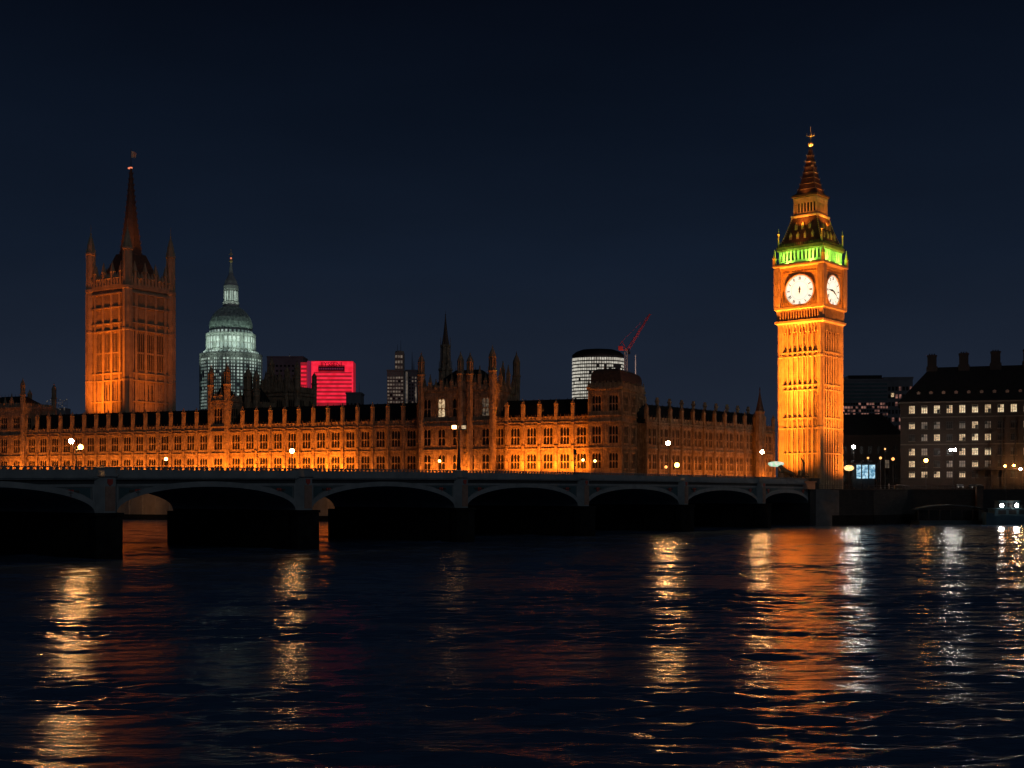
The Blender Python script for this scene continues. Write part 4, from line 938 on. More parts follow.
# gable-roofed house beside it
Yh = 398
GH = thing('stone_house', 'unlit old house with a sloping slate roof between clock tower and brick building', 'building', ((838-512)*Yh/F, Yh, GZ), -R(14))
Wh = 19.6
m = MB(); fx = [2+2.6*i for i in range(7)]
edges = [0] + [v for c in fx for v in (c-0.6, c+0.6)] + [Wh]; zfs = [(12, 14.5), (16.5, 19), (21, 23.4)]
for q in range(0, len(edges), 2): m.box(edges[q], edges[q+1], 0, 0.4, GZ, 27)
for q in range(1, len(edges)-1, 2):
    zz = [GZ] + [z for f_ in zfs for z in f_] + [27]
    for r_ in range(0, len(zz), 2): m.box(edges[q], edges[q+1], 0, 0.4, zz[r_], zz[r_+1])
m.box(0, 0.4, 0.4, 14, GZ, 27); m.box(Wh-0.4, Wh, 0.4, 14, GZ, 27); m.box(-0.2, Wh+0.2, -0.25, -0.004, 26.4, 27)
m.build('wall', BRICK, GH, GZ)
m = MB(); m.add([(-0.4,-0.4,27),(Wh+0.4,-0.4,27),(Wh+0.4,14.4,27),(-0.4,14.4,27),(-0.4,7,34.0),(Wh-6,7,34.0)], [(0,1,5,4),(1,2,5),(2,3,4,5),(3,0,4),(0,3,2,1)]); m.build('roof', SLATE, GH, GZ)
hw = {}
for i, c in enumerate(fx):
    for j, (z0, z1) in enumerate(zfs):
        m = MB(); m.cm = 1; m.box(0, 1.2, 0.25, 0.3, 0, z1-z0); m.cm = 0; m.box(0.56, 0.64, 0.18, 0.25, 0, z1-z0); m.box(0, 1.2, 0.18, 0.24, (z1-z0)/2-0.04, (z1-z0)/2+0.04)
        link('window', m.mesh('window', [BAND, WIND if (i, j) in ((3, 0), (5, 1)) else GLASS]), GH, (c-0.6, 0, z0-GZ))
# distant modern office behind
def tower_block(name, label, px0, px1, ytop, Y, dep, wall, winm, cols, rows, zbase, wh=0.55, wwf=0.7, lit=1.0, rz=0.0, group=None, ztop_rows=0.97, cat='building'):
    X0, X1 = (px0-512)*Y/F, (px1-512)*Y/F; zt = EYE+(HZ-ytop)*Y/F; Lx = (X1-X0)
    th = thing(name, label, cat, (X0, Y, GZ), rz, group)
    m = MB(); m.box(0, Lx, 0, dep, GZ, zt); m.box(-0.3, Lx+0.3, -0.3, dep+0.3, zt, zt+1.0)
    m.build('wall', wall, th, GZ)
    rng = random.Random(len(label)*7); pz = (zt*ztop_rows-zbase)/rows; pxw = Lx/cols
    ml = MB(); md = MB()
    m = MB(); m2 = MB()
    for r_ in range(rows):
        for c in range(cols):
            x = c*pxw+pxw*(1-wwf)/2; z = zbase+r_*pz
            (m if rng.random() < lit else m2).box(x, x+pxw*wwf, -0.12, -0.02, z, z+pz*wh)
    if m.v: m.build('lit_windows', winm, th, GZ)
    if m2.v: m2.build('dark_windows', GLASS, th, GZ)
    return th, Lx, zt
th, Lx, zt = tower_block('office_block', 'distant grey office block with pinkish lit floors right of the clock tower', 834, 887, 381, 640, 30, CONC, WINP, 20, 7, 43, 0.6, 0.75, 0.6, rz=-R(4), ztop_rows=0.84)
m = MB(); m.box(8, 25, 4, 20, zt+1, zt+3.2); m.build('plant_room', GLASS, th, GZ)
m = MB()
for q in range(5): m.box(0.4, Lx-0.4, -0.14, -0.02, zt-2.2-q*1.9, zt-1.3-q*1.9)
m.build('blank_glazing', BDARK, th, GZ)
th, Lx, zt = tower_block('office_block', 'distant block with a flat roof just left of the brick building roof', 884, 912, 379, 660, 26, CONC, WINP, 8, 9, 30, 0.5, 0.6, 0.22, rz=-R(6))
m = MB(); m.lathe(Lx*0.3, 0.5, [(0.9, zt-9.5), (0.9, zt-7.5)], 10); m.build('roof_light', WINW, th, GZ)

# ------------------------------------------------------------------ distant skyline at the left
# domed cathedral
Yc = 1000; Xc = (231-512)*Yc/F; g = 1/1.25
CD = thing('domed_cathedral', 'great pale green lit dome with a lantern behind the palace', 'cathedral', (Xc, Yc, GZ))
def zc_(y): return EYE+(HZ-y)*Yc/F
m = MB(); m.lathe(0, 0, [(24.0, GZ), (24.0, zc_(357)), (24.8, zc_(356.5)), (24.8, zc_(355)), (21.5, zc_(354.5)), (20.4, zc_(351)), (18.8, zc_(350.5)), (18.8, zc_(336.5)), (19.6, zc_(336)), (19.6, zc_(334.5)), (16.6, zc_(334)), (16.6, zc_(331))], 40); m.build('drum', PALE, CD, GZ)
m = MB(); prof = [(16.3, zc_(331)), (16.6, zc_(327)), (16.2, zc_(323)), (15.0, zc_(318.5)), (13.0, zc_(314.5)), (10.4, zc_(311)), (7.4, zc_(308.5)), (5.8, zc_(307))]
m.lathe(0, 0, prof, 40)
for i in range(32):
    a = 2*math.pi*i/32
    for j in range(len(prof)-1): (r0, z0), (r1, z1) = prof[j], prof[j+1]; m.bar(((r0+.1)*math.cos(a), (r0+.1)*math.sin(a), z0), ((r1+.1)*math.cos(a), (r1+.1)*math.sin(a), z1), 0.32, 4)
m.build('dome', LEAD, CD, GZ)
m = MB(); m.lathe(0, 0, [(6.2, zc_(307)), (6.6, zc_(304.5)), (6.6, zc_(302.5)), (4.6, zc_(302)), (4.6, zc_(290)), (5.9, zc_(289.5)), (5.9, zc_(286)), (5.2, zc_(284)), (4.6, zc_(281)), (3.2, zc_(278)), (2.0, zc_(275)), (1.4, zc_(270)), (0.9, zc_(264)), (0.7, zc_(262))], 16)
for i in range(12):
    a = 2*math.pi*i/12; m.bar((5.4*math.cos(a), 5.4*math.sin(a), zc_(302)), (5.4*math.cos(a), 5.4*math.sin(a), zc_(290)), 0.5, 6)
m.build('lantern', PALE, CD, GZ)
m = MB(); m.bar((0,0,zc_(263)), (0,0,zc_(249)), 0.45, 6, 0.2); m.ball(0, 0, zc_(261), 1.5); m.box(-1.4, 1.4, -0.25, 0.25, zc_(254.5), zc_(253.7)); m.build('cross', GOLD, CD, GZ)
m = MB(); m.ball(0, 0, zc_(261)+2.2, 0.7); m.build('beacon', BEACON, CD, GZ)
def ringwin(name, mat, r, n, z0, z1, wd, sk=lambda i, j: True):
    m = MB()
    for i in range(n):
        a = 2*math.pi*i/n; ca, sa = math.cos(a), math.sin(a)
        if sa > 0.4 or not sk(i, 0): continue
        p = [(r*ca - wd/2*-sa, r*sa - wd/2*ca), (r*ca + wd/2*-sa, r*sa + wd/2*ca), ((r-.4)*ca + wd/2*-sa, (r-.4)*sa + wd/2*ca), ((r-.4)*ca - wd/2*-sa, (r-.4)*sa - wd/2*ca)]
        m.plan(p, z0, z1)
    return m.build(name, mat, CD, GZ)
for j in range(16):
    z0 = zc_(360.5 + j*3.2); ringwin('window_band', WINGB if j == 0 else WING_, 24.15, 56, z0-1.25, z0+0.1, 1.5, lambda i, j_: random.random() < 0.9)
for j, (y, mt) in enumerate(((340.5, WINGB), (347, WING_))): ringwin('window_band', mt, 18.95, 36, zc_(y)-2.2, zc_(y)+1.6, 1.9, lambda i, j_: random.random() < 0.93)
ringwin('window_band', WING_, 16.8, 32, zc_(332.8)-0.8, zc_(332.8)+0.8, 1.6)
ringwin('window_band', WING_, 21.6, 40, zc_(353.2)-0.6, zc_(353.2)+0.6, 1.9)
ringwin('window_band', WINGB, 4.75, 12, zc_(301), zc_(291.5), 1.5)
for j in range(44):
    pass
m = MB()
for i in range(44):
    a = 2*math.pi*(i+0.5)/44; m.bar((24.2*math.cos(a), 24.2*math.sin(a), GZ), (24.2*math.cos(a), 24.2*math.sin(a), zc_(357)), 0.5, 4)
for i in range(36):
    a = 2*math.pi*(i+0.5)/36; m.bar((19.1*math.cos(a), 19.1*math.sin(a), zc_(350.5)), (19.1*math.cos(a), 19.1*math.sin(a), zc_(336.5)), 0.42, 4)
m.build('colonnade', PALE, CD, GZ)
for a in (-150, -110, -70, -30):
    ca, sa = math.cos(R(a)), math.sin(R(a))
    area((Xc+30*ca, Yc+30*sa, zc_(352)), (Xc+8*ca, Yc+8*sa, zc_(322)), 4, 4, 850, (0.72, 1.0, 0.82), 120)
    area((Xc+34*ca, Yc+34*sa, zc_(366)), (Xc+18*ca, Yc+18*sa, zc_(342)), 4, 4, 200, (0.75, 1.0, 0.84), 120)
    area((Xc+11*ca, Yc+11*sa, zc_(305)), (Xc+3*ca, Yc+3*sa, zc_(290)), 2, 2, 90, (0.8, 1.0, 0.85), 120)
# red-lit office
Yr = 820
X0, X1 = (311.5-512)*Yr/F, (353-512)*Yr/F; zr0 = EYE+(HZ-361)*Yr/F; Wr = X1-X0
RB = thing('red_lit_office', 'boxy office building glowing red with horizontal light strips', 'building', (X0, Yr, GZ), R(2))
def zy(y): return EYE+(HZ-y)*Yr/F
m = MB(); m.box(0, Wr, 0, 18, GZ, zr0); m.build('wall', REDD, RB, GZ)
m = MB()
for q in range(8):
    y = 374 + q*3.9; m.box(0.4, Wr-0.4, -0.35, -0.02, zy(y+1.15), zy(y-0.75))
m.box(-0.1, 2.2, -0.3, -0.02, zy(404), zy(361.5)); m.box(Wr-0.9, Wr+0.05, -0.3, -0.02, zy(396), zy(361.5)); m.box(2.2, Wr-0.9, -0.3, -0.02, zy(365), zy(361.3)) ; m.box(2.2, 4.5, -0.3, -0.02, zy(372), zy(365)); m.box(Wr-5.5, Wr-0.9, -0.3, -0.02, zy(372), zy(365))
m.build('light_strip', REDL, RB, GZ)
m = MB(); m.box(4.5, Wr-5.6, -0.7, -0.1, zy(370.6), zy(366.6)); sg = m.build('sign_band', SIGND, RB, GZ)
def lettering(parent, text, size, loc, mat, rz=0, name='lettering', ext=0.05):
    cu = bpy.data.curves.new(name, 'FONT'); cu.body = text; cu.size = size; cu.extrude = ext; cu.align_x = 'CENTER'
    o = bpy.data.objects.new(name, cu); COL.objects.link(o); o.rotation_euler = (R(90), 0, rz); o.location = loc; cu.materials.append(mat)
    bpy.context.view_layer.update(); dg = bpy.context.evaluated_depsgraph_get(); me = bpy.data.meshes.new_from_object(o.evaluated_get(dg)); bpy.data.objects.remove(o)
    o = bpy.data.objects.new(name, me); COL.objects.link(o); o.parent = parent; o.rotation_euler = (R(90), 0, rz); o.location = loc
    return o
lettering(RB, 'IIYSSENI', 4.0, (Wr*0.48, -0.4, zy(366.2)-GZ), SIGND)
m = MB()
for i in range(14): m.box(5.2+i*1.15, 5.9+i*1.15, -0.78, -0.705, zy(369.6), zy(367.9))
m.build('small_characters', REDP2, sg, GZ)
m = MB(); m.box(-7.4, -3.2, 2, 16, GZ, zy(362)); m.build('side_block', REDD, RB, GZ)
m = MB(); m.box(-3.2, 0, 3, 16, GZ, zy(360.5)); m.build('stair_core', REDP2, RB, GZ)
m = MB()
for q in range(9): m.box(-7.0, -3.6, 1.7, 1.98, zy(366+q*4.2+1.4), zy(366+q*4.2-0.6))
m.build('side_light_strip', REDL, RB, GZ)
m = MB(); m.box(2, 30 if False else Wr-2, 1, 12, zr0, zr0+0.5); m.build('roof_slab', SIGND, RB, GZ)
# dim blocks
tower_block('distant_block', 'dark slab building between the spiky gothic block and the red building', 267, 303, 357.5, 900, 20, CONC, WIND, 9, 12, 60, 0.4, 0.5, 0.0)
X = (287-512)*895/F; m = MB(); m.bar((X, 905, 100), (X, 905, EYE+(HZ-352)*895/F), 0.2, 5, 0.1); mast = m.build('mast_light', IRON); tag(mast, 'thin mast with a small white lamp on the dark slab building', 'mast')
m = MB(); m.ball(X, 905, EYE+(HZ-355.5)*895/F, 0.8); m.build('lamp', WINO, mast)
th, Lx, zt = tower_block('distant_block', 'small dark block with a mast right of the red building', 346, 361, 394, 700, 14, CONC, WIND, 4, 5, 35, 0.4, 0.5, 0.1)
m = MB(); m.bar((Lx*0.85, 2, zt), (Lx*0.85, 2, zt+7), 0.15, 5, 0.05); m.bar((Lx*0.3, 2, zt), (Lx*0.3, 2, zt+3), 0.1, 5, 0.05); m.build('mast', IRON, th, GZ)
th, Lx, zt = tower_block('tower_block', 'pale stepped tower block faintly lit, left of the wide pavilion', 387, 403.5, 371, 950, 14, CONCW, WINF, 6, 22, 40, 0.5, 0.7, 0.8, group=None)
m = MB(); m.box(Lx*0.47, Lx, 0.5, 10, zt, zt+13.5*0.76+4); m.lathe(Lx*0.73, 5, [(3.4, zt+14), (3.4, zt+15.5), (1, zt+16)], 12); m.build('upper_stage', CONCW, th, GZ)
m = MB()
for q in range(3):
    for c_ in range(3): m.box(Lx*0.5+c_*2.0, Lx*0.5+c_*2.0+1.4, 0.35, 0.48, zt+2+q*4, zt+4+q*4)
m.build('upper_window', WINF, th, GZ)
m = MB(); m.bar((Lx*0.8, 5, zt+15), (Lx*0.8, 5, zt+24), 0.2, 5, 0.08); m.bar((Lx*0.6, 5, zt+15), (Lx*0.6, 5, zt+21), 0.2, 5, 0.08); m.build('mast', IRON, th, GZ)
th, Lx, zt = tower_block('tower_block', 'dimmer grey tower block with a thin mast close left of the wide pavilion', 405.5, 417, 371, 960, 14, CONC, WINF, 4, 22, 40, 0.5, 0.5, 0.45)
m = MB(); m.bar((Lx*0.55, 3, zt), (Lx*0.55, 3, zt+15), 0.5, 5, 0.1); m.bar((Lx*0.7, 3, zt), (Lx*0.7, 3, zt+8), 0.4, 5, 0.1); m.build('mast', IRON, th, GZ)
m = MB(); m.box(0.2, 1.6, -0.18, -0.05, zt-40, zt-0.5); m.box(Lx-1.2, Lx-0.3, -0.2, -0.05, zt-30, zt-12); m.build('light_strip', WINF, th, GZ)
# faintly lit scaffold frame far left
Yf = 900; X0 = (47-512)*Yf/F
SF = thing('scaffolded_building', 'faint distant frame with tiny lights left of the square tower', 'building', (X0, Yf, GZ))
m = MB(); zt = EYE+(HZ-398)*Yf/F
m.box(1, 13.5, 0, 10, GZ, EYE+(HZ-408)*Yf/F)
for x in (0, 2.7, 5.4, 8.2, 11, 14.5): m.bar((x, 0, 60), (x, 0, zt - (abs(x-7)*0.3)), 0.12, 4)
for z in (0, 3.2, 6.4): m.bar((0, 0, zt-2-z), (14.5, 0, zt-2-z), 0.12, 4)
m.bar((8.2, 0, zt-9), (14.5, 0, zt), 0.12, 4); m.build('frame', CONC, SF, GZ)
m = MB(); rg = random.Random(5)
for i in range(34): 
    x = rg.choice([0, 0.4, 2.7, 5.4, 8.2, 9.5, 11, 12.5, 14.2]); z = zt-1-rg.random()*9; m.box(x-0.3, x+0.3, -0.4, 0.0, z, z+0.5)
m.build('lights', WINF, SF, GZ)
# curved office tower with a dark cap
Yw = 1000; Xw = (598-512)*Yw/F; 
WT = thing('curved_office_tower', 'curved glass office tower of white lit floors under a dark domed cap', 'skyscraper', (Xw, Yw, GZ))
def zw(y): return EYE+(HZ-y)*Yw/F
def oval(rx, ry, n=44): return [(rx*math.cos(2*math.pi*i/n), ry*math.sin(2*math.pi*i/n)) for i in range(n)]
m = MB(); m.lathe(0, 0, [(20.4, GZ), (20.4, zw(356.5))], 44, 0, 1, 0.6); m.build('glass_body', BSHADE, WT, GZ)
m = MB()
for q in range(19):
    z = zw(359.5+q*3.3)
    pts = oval(20.7, 12.6, 64)
    for i in range(64):
        x, y = pts[i]
        if y > 2: continue
        x2, y2 = pts[(i+1)%64]; f1, f2 = 0.16, 0.86
        a = (x+(x2-x)*f1, y+(y2-y)*f1); b = (x+(x2-x)*f2, y+(y2-y)*f2)
        if q > 1 and random.random() < (0.45 if x > 4 else 0.07): continue
        m.plan([a, b, (b[0]*0.985, b[1]*0.985), (a[0]*0.985, a[1]*0.985)], z-1.45, z+0.15 if q else z+0.6)
    m.build('lit_floor', WINO, WT, GZ); m = MB()
m = MB(); m.lathe(0, 0, [(20.9, zw(356.6)), (20.5, zw(355)), (17.5, zw(352)), (12.5, zw(349.8)), (5, zw(349))], 44, 0, 1, 0.62); m.build('cap', SLATE, WT, GZ)
# tower crane
Yk = 960
def ck(px, y): return at(px, y, Yk)
base = ck(626, 360)
CR = thing('tower_crane', 'red lattice tower crane with its jib raised above the corner pavilion', 'crane', (base[0], Yk, GZ))
def loc3(px, y, dy=0): p = ck(px, y); return (p[0]-base[0], dy, p[2]-GZ)
m = MB(); 
for sx in (-0.9, 0.9):
    for sy in (-0.9, 0.9): m.bar((sx, sy, 0), (sx, sy, loc3(626, 350)[2]), 0.18, 4)
zt = loc3(626, 350)[2]; zq = 0
while zq < zt-3: m.bar((-0.9, -0.9, zq), (0.9, -0.9, zq+2.4), 0.1, 4); m.bar((0.9, -0.9, zq+2.4), (-0.9, -0.9, zq+4.8), 0.1, 4); zq += 4.8
m.build('mast', CONCW, CR)
m = MB(); a = np.array(loc3(627, 351)); b = np.array(loc3(650, 314)); L_ = np.linalg.norm(b-a); d = (b-a)/L_; nn = np.array([-d[2], 0, d[0]])
for o1, o2 in ((0.9, -0.7), (0.9, 0.7), (-0.9, 0)): off = nn*o1+np.array([0, o2, 0]); m.bar(a+off, b+off*0.35, 0.26, 4)
for q in range(14):
    t0, t1 = q/14, (q+1)/14; p0 = a+(b-a)*t0; p1 = a+(b-a)*t1; sg_ = 1 if q % 2 else -1; m.bar(p0+nn*0.9*sg_, p1-nn*0.9*sg_, 0.16, 4)
m.build('jib', CRANE, CR)
m = MB(); p = np.array(loc3(621, 347)); m.box(p[0]-2.2, p[0]+1.5, -1, 1, p[2]-2, p[2]+0.6); m.box(p[0]-1.5, p[0]+6, -0.8, 0.8, p[2]-2.6, p[2]-2.0); m.bar(loc3(627,351), loc3(622,341), 0.25, 4); m.bar(loc3(622, 341), loc3(619,347), 0.2, 4); m.bar(loc3(622,341), loc3(650,314), 0.09, 4); m.build('counter_jib', CRANE, CR)
m = MB(); p = loc3(629, 353); m.box(p[0]-0.8, p[0]+0.8, -2, -0.9, p[2]-1, p[2]+1); m.build('cab', GLASS, CR)
X = (635.5-512)*950/F; m = MB(); m.bar((X, 950, 60), (X, 950, EYE+(HZ-355)*950/F), 0.5, 6, 0.3); tag(m.build('mast_pole', PALE), 'thin pale mast right of the red crane', 'mast')
area(ck(640, 362)[:1] + (Yk-30, 70), (base[0]+8, Yk, 130), 4, 4, 6000, (1.0, 0.6, 0.5), 90)

# ------------------------------------------------------------------ street lamps
def lamp(px, y, pos, label, mats, r=0.4, group='lamps along the bridge', heads=((0, 0, 0),), pole=IRON, zfoot=None, name='street_lamp', arm=True):
    """pos = (X, Y) of the post; heads = offsets of the globes in metres"""
    X, Y = pos; z = EYE+(HZ-y)*Y/F; zf = zfoot if zfoot is not None else GZ
    th = thing(name, label, 'street lamp', (X, Y, zf), 0, group)
    h = z-zf; m = MB()
    low = min(hd[2] for hd in heads)
    m.lathe(0, 0, [(0.26, 0), (0.26, 0.5), (0.14, 0.7), (0.12, 1.3), (0.07, 1.5), (0.055, h+low-r*1.2)], 8)
    m.build('post', pole, th)
    for i, hd in enumerate(heads):
        mt = mats[i] if isinstance(mats, (list, tuple)) else mats
        m = MB(); cx, cy_, cz = hd[0], hd[1], h+hd[2]
        if abs(cx) > 0.05: m.bar((0, 0, h+low-r*1.2), (cx, cy_, cz-r*1.1), 0.05, 5)
        m.lathe(cx, cy_, [(0.05, cz-r*1.35), (r*0.6, cz-r*1.05), (r*0.6, cz-r*0.95)], 8); m.lathe(cx, cy_, [(r*0.5, cz+r*0.92), (r*0.25, cz+r*1.25), (0.03, cz+r*1.7)], 8)
        hdp = m.build('lamp_head', pole, th)
        m = MB(); m.ball(cx, cy_, cz, r, 14, 10); g_ = m.build('globe', mt, hdp)
        for p_ in g_.data.polygons: p_.use_smooth = True
    return th
def on_bridge(px, off):
    s = bs(px, off); p = bpos(s, off); return p, ztop(s)-1.2
p, zf = on_bridge(76, 0.8)
lamp(76, 444, p, 'bridge lamp with two orange globes above the nearest stone pier', [GLOBE_W, GLOBE_S], 0.31, heads=((-0.62, 0, 0.35), (0.6, 0, -0.4)), zfoot=zf)
p, zf = on_bridge(166, 27); lamp(166, 459, p, 'small single orange globe lamp, second from the left on the bridge', GLOBE_M, 0.28, zfoot=zf)
p, zf = on_bridge(292, 1.0); lamp(292.5, 451, p, 'bridge lamp with one warm globe above the second stone pier', GLOBE_P, 0.32, zfoot=zf)
p, zf = on_bridge(439.5, 26); lamp(439.5, 461, p, 'small warm globe lamp left of the tall double-headed lamp', GLOBE_M, 0.28, zfoot=zf)
p, zf = on_bridge(583, 26); lamp(583, 460, p, 'small orange lantern, left of a close pair in front of the unlit corner pavilion', GLOBE_M, 0.30, zfoot=zf)
p, zf = on_bridge(595, 26); lamp(595, 461, p, 'small orange lantern, right of a close pair in front of the unlit corner pavilion', GLOBE_M, 0.30, zfoot=zf)
p, zf = on_bridge(668, 1.0); lamp(668, 443, p, 'tall bridge lamp with a bright orange globe right of the corner pavilion', [GLOBE_W], 0.42, zfoot=zf)
p, zf = on_bridge(666, 26); lamp(666, 467, p, 'tiny dim lamp low behind the tall bright bridge lamp', GLOBE_D, 0.4, zfoot=zf)
p, zf = on_bridge(677, 20); lamp(677, 465, p, 'low orange globe lamp close right of the tall bright bridge lamp', GLOBE_S, 0.55, zfoot=zf)
p, zf = on_bridge(762, 1.0); lamp(762, 452, p, 'bridge lamp with an orange globe just left of the clock tower', GLOBE_W, 0.42, zfoot=zf)
# tall double-headed lamp with box heads
p, zf = on_bridge(459, 1.2); z = EYE+(HZ-427)*p[1]/F
DL = thing('street_lamp', 'tall dark column with two box lanterns, only the left one bright', 'street lamp', (p[0], p[1], zf), 0, 'lamps along the bridge'); h = z-zf
m = MB(); m.lathe(0, 0, [(0.42, 0), (0.42, 1.6), (0.3, 1.8), (0.26, 4.0), (0.2, 4.3), (0.14, h), (0.05, h+0.6)], 8); m.bar((-1.0, 0, h-0.5), (1.0, 0, h-0.5), 0.07, 6); m.build('post', IRON, DL)
for sx, mt in ((-1, GLOBE_M), (1, WINW)):
    m = MB(); m.box(sx*0.85-0.42, sx*0.85+0.42, -0.3, 0.3, h+0.28, h+0.36); m.box(sx*0.85-0.36, sx*0.85+0.36, -0.26, 0.26, h-0.42, h-0.34); lh = m.build('lamp_head', IRON, DL)
    m = MB(); m.box(sx*0.85-0.38, sx*0.85+0.38, -0.28, 0.28, h-0.33, h+0.27); m.build('lantern_glass', mt, lh)
m = MB(); m.box(-0.5, 0.5, -0.35, 0.1, 0.75, 1.25); m.build('sign_box', WINO, DL)
p, zf = on_bridge(575, 1.2); z = EYE+(HZ-452)*p[1]/F
UL = thing('signal_post', 'unlit post with a pale front on the bridge in front of the golden wing', 'post', (p[0], p[1], zf)); h = z-zf
m = MB(); m.bar((0,0,0), (0,0,h-0.4), 0.13, 8); m.build('post', BAND, UL); m = MB(); m.box(-0.3, 0.3, -0.25, 0.25, h-0.5, h+0.4); m.box(-0.36, 0.36, -0.3, 0.3, h+0.4, h+0.5); m.build('signal_head', IRON, UL)
# right bank lamps
G2 = 'lamps along the embankment'
def rb(px, Y): return ((px-512)*Y/F, Y)
lamp(853.5, 447, rb(853.5, 356), 'white street lamp beside the blue-lit kiosk', GLOBE_C, 0.42, G2)
def twin(px, y, Y, label):
    return lamp(px, y, rb(px, Y), label, GLOBE_T, 0.36, G2, heads=((-0.62, 0, 0), (0.62, 0, 0)))
twin(953, 450, 357, 'white twin-headed street lamp in front of the brick building')
lamp(926, 460.5, rb(926, 362), 'orange street lamp left of the white twin-headed lamp', GLOBE_S, 0.5, G2)
lamp(1005, 466, rb(1005, 362), 'left of the three orange lamps at the right edge', GLOBE_S, 0.3, G2)
lamp(1014, 465.5, rb(1014, 364), 'middle of the three orange lamps at the right edge', GLOBE_S, 0.3, G2)
lamp(1020.5, 469, rb(1020.5, 360), 'right of the three orange lamps, at the very picture edge', GLOBE_W, 0.3, G2)
lamp(885, 449, rb(885, 372), 'thin dim lamp between the kiosk and the brick building', GLOBE_D, 0.26, G2)
lamp(868, 458, rb(868, 372), 'dim orange lamp directly above the blue-lit kiosk', GLOBE_D, 0.30, G2)
lamp(880.5, 458, rb(880.5, 368), 'dim orange lamp above the right end of the blue-lit kiosk', GLOBE_D, 0.38, G2)
lamp(893, 459, rb(893, 372), 'dim orange lamp next to the left corner of the brick building', GLOBE_D, 0.45, G2)

# ------------------------------------------------------------------ street things on the right bank
Y = 354; X0, X1 = (855-512)*Y/F, (877-512)*Y/F; W_ = X1-X0
KI = thing('kiosk', 'glass kiosk with blue-white lit posters at the foot of the clock tower', 'kiosk', (X0, Y, GZ)); zk = EYE+(HZ-464)*Y/F-GZ; z0 = EYE+(HZ-478.5)*Y/F-GZ
m = MB(); m.box(0, W_, 0, 2.6, 0, 0.5); m.box(-0.3, W_+0.3, -0.3, 2.9, zk, zk+0.25)
for x in (0, W_*0.30, W_*0.62, W_-0.15): m.box(x, x+0.15, 0, 0.15, 0.5, zk)
m.box(0, W_, 2.5, 2.6, 0.5, zk); m.build('frame', IRON, KI)
for k, (a, b) in enumerate(((0.08, 0.28), (0.34, 0.60), (0.66, 0.92))):
    m = MB(); m.box(W_*a, W_*b, 0.2, 0.28, z0 if z0 > 0.6 else 0.6, zk-0.25); m.build('lit_poster', BLUEL, KI)
X = (849-512)*351/F
SG = thing('round_sign', 'small oval yellow-lit sign between the clock tower and the blue-lit kiosk', 'sign', (X, 351, GZ)); zz = EYE+(HZ-468)*351/F-GZ
m = MB(); m.bar((0,0,0), (0,0,zz-0.8), 0.08, 6); m.build('post', IRON, SG)
m = MB(); n = 20; m.add([(1.4*math.cos(2*math.pi*i/n), yy, zz+0.8*math.sin(2*math.pi*i/n)) for yy in (-0.15, 0.15) for i in range(n)], [tuple(range(n)), tuple(reversed(range(n, 2*n)))]+[(i, n+i, n+(i+1)%n, (i+1)%n) for i in range(n)]); m.build('sign_face', YELL, SG)
# green-lit canopy in front of the clock tower
Y = 331; X = (776-512)*Y/F; zz = EYE+(HZ-464)*Y/F
GC = thing('lit_canopy', 'small green-white lit oval canopy on two posts before the clock tower', 'canopy', (X, Y, GZ)); zz -= GZ
m = MB(); m.lathe(0, 0, [(0.3, zz-0.75), (1.6, zz-0.6), (2.1, zz-0.1), (2.05, zz+0.35), (1.2, zz+0.6), (0.2, zz+0.7)], 20, 0, 1.0, 0.6); m.build('canopy', GREENL, GC)
for x in (-0.8, 0.8): m = MB(); m.bar((x, 0, 0), (x, 0, zz-0.6), 0.07, 6); m.build('post', IRON, GC)
# parked cars behind the railing
def car_meshes():
    b = MB(); prof = [(-2.1, 0.35), (-2.15, 0.8), (-1.5, 0.95), (-0.9, 1.42), (0.7, 1.45), (1.35, 1.0), (2.0, 0.85), (2.1, 0.35)]
    b.ext(prof, -0.85, 0.85); body = b.mesh('body', CARP)
    g = MB(); g.ext([(-1.35, 0.97), (-0.85, 1.37), (0.65, 1.40), (1.2, 1.0)], -0.865, 0.865); gl = g.mesh('window', GLASS)
    w_ = MB(); w_.bar((0, -0.1, 0), (0, 0.1, 0), 0.33, 14); wh = w_.mesh('wheel', IRON)
    l = MB(); l.bar((0, 0, 0), (-0.1, 0, 0), 0.16, 10); li = l.mesh('headlight', WINO)
    return body, gl, wh, li
cb_ = car_meshes()
def car(px, Y, label, rz, lit=True):
    th = thing('parked_car', label, 'car', ((px-512)*Y/F, Y, GZ), rz, 'cars on the embankment road')
    link('body', cb_[0], th); link('window', cb_[1], th)
    for x in (-1.35, 1.3):
        for y in (-0.8, 0.8): link('wheel', cb_[2], th, (x, y, 0.33))
    for y in (-0.6, 0.6): link('headlight', cb_[3], th, (-2.14, y, 0.66))
car(960, 356.5, 'dark car with lit headlights below the white twin-headed lamp', R(75)); car(973, 357.5, 'dark car with lit headlights right of the twin-headed lamp', R(80)); 

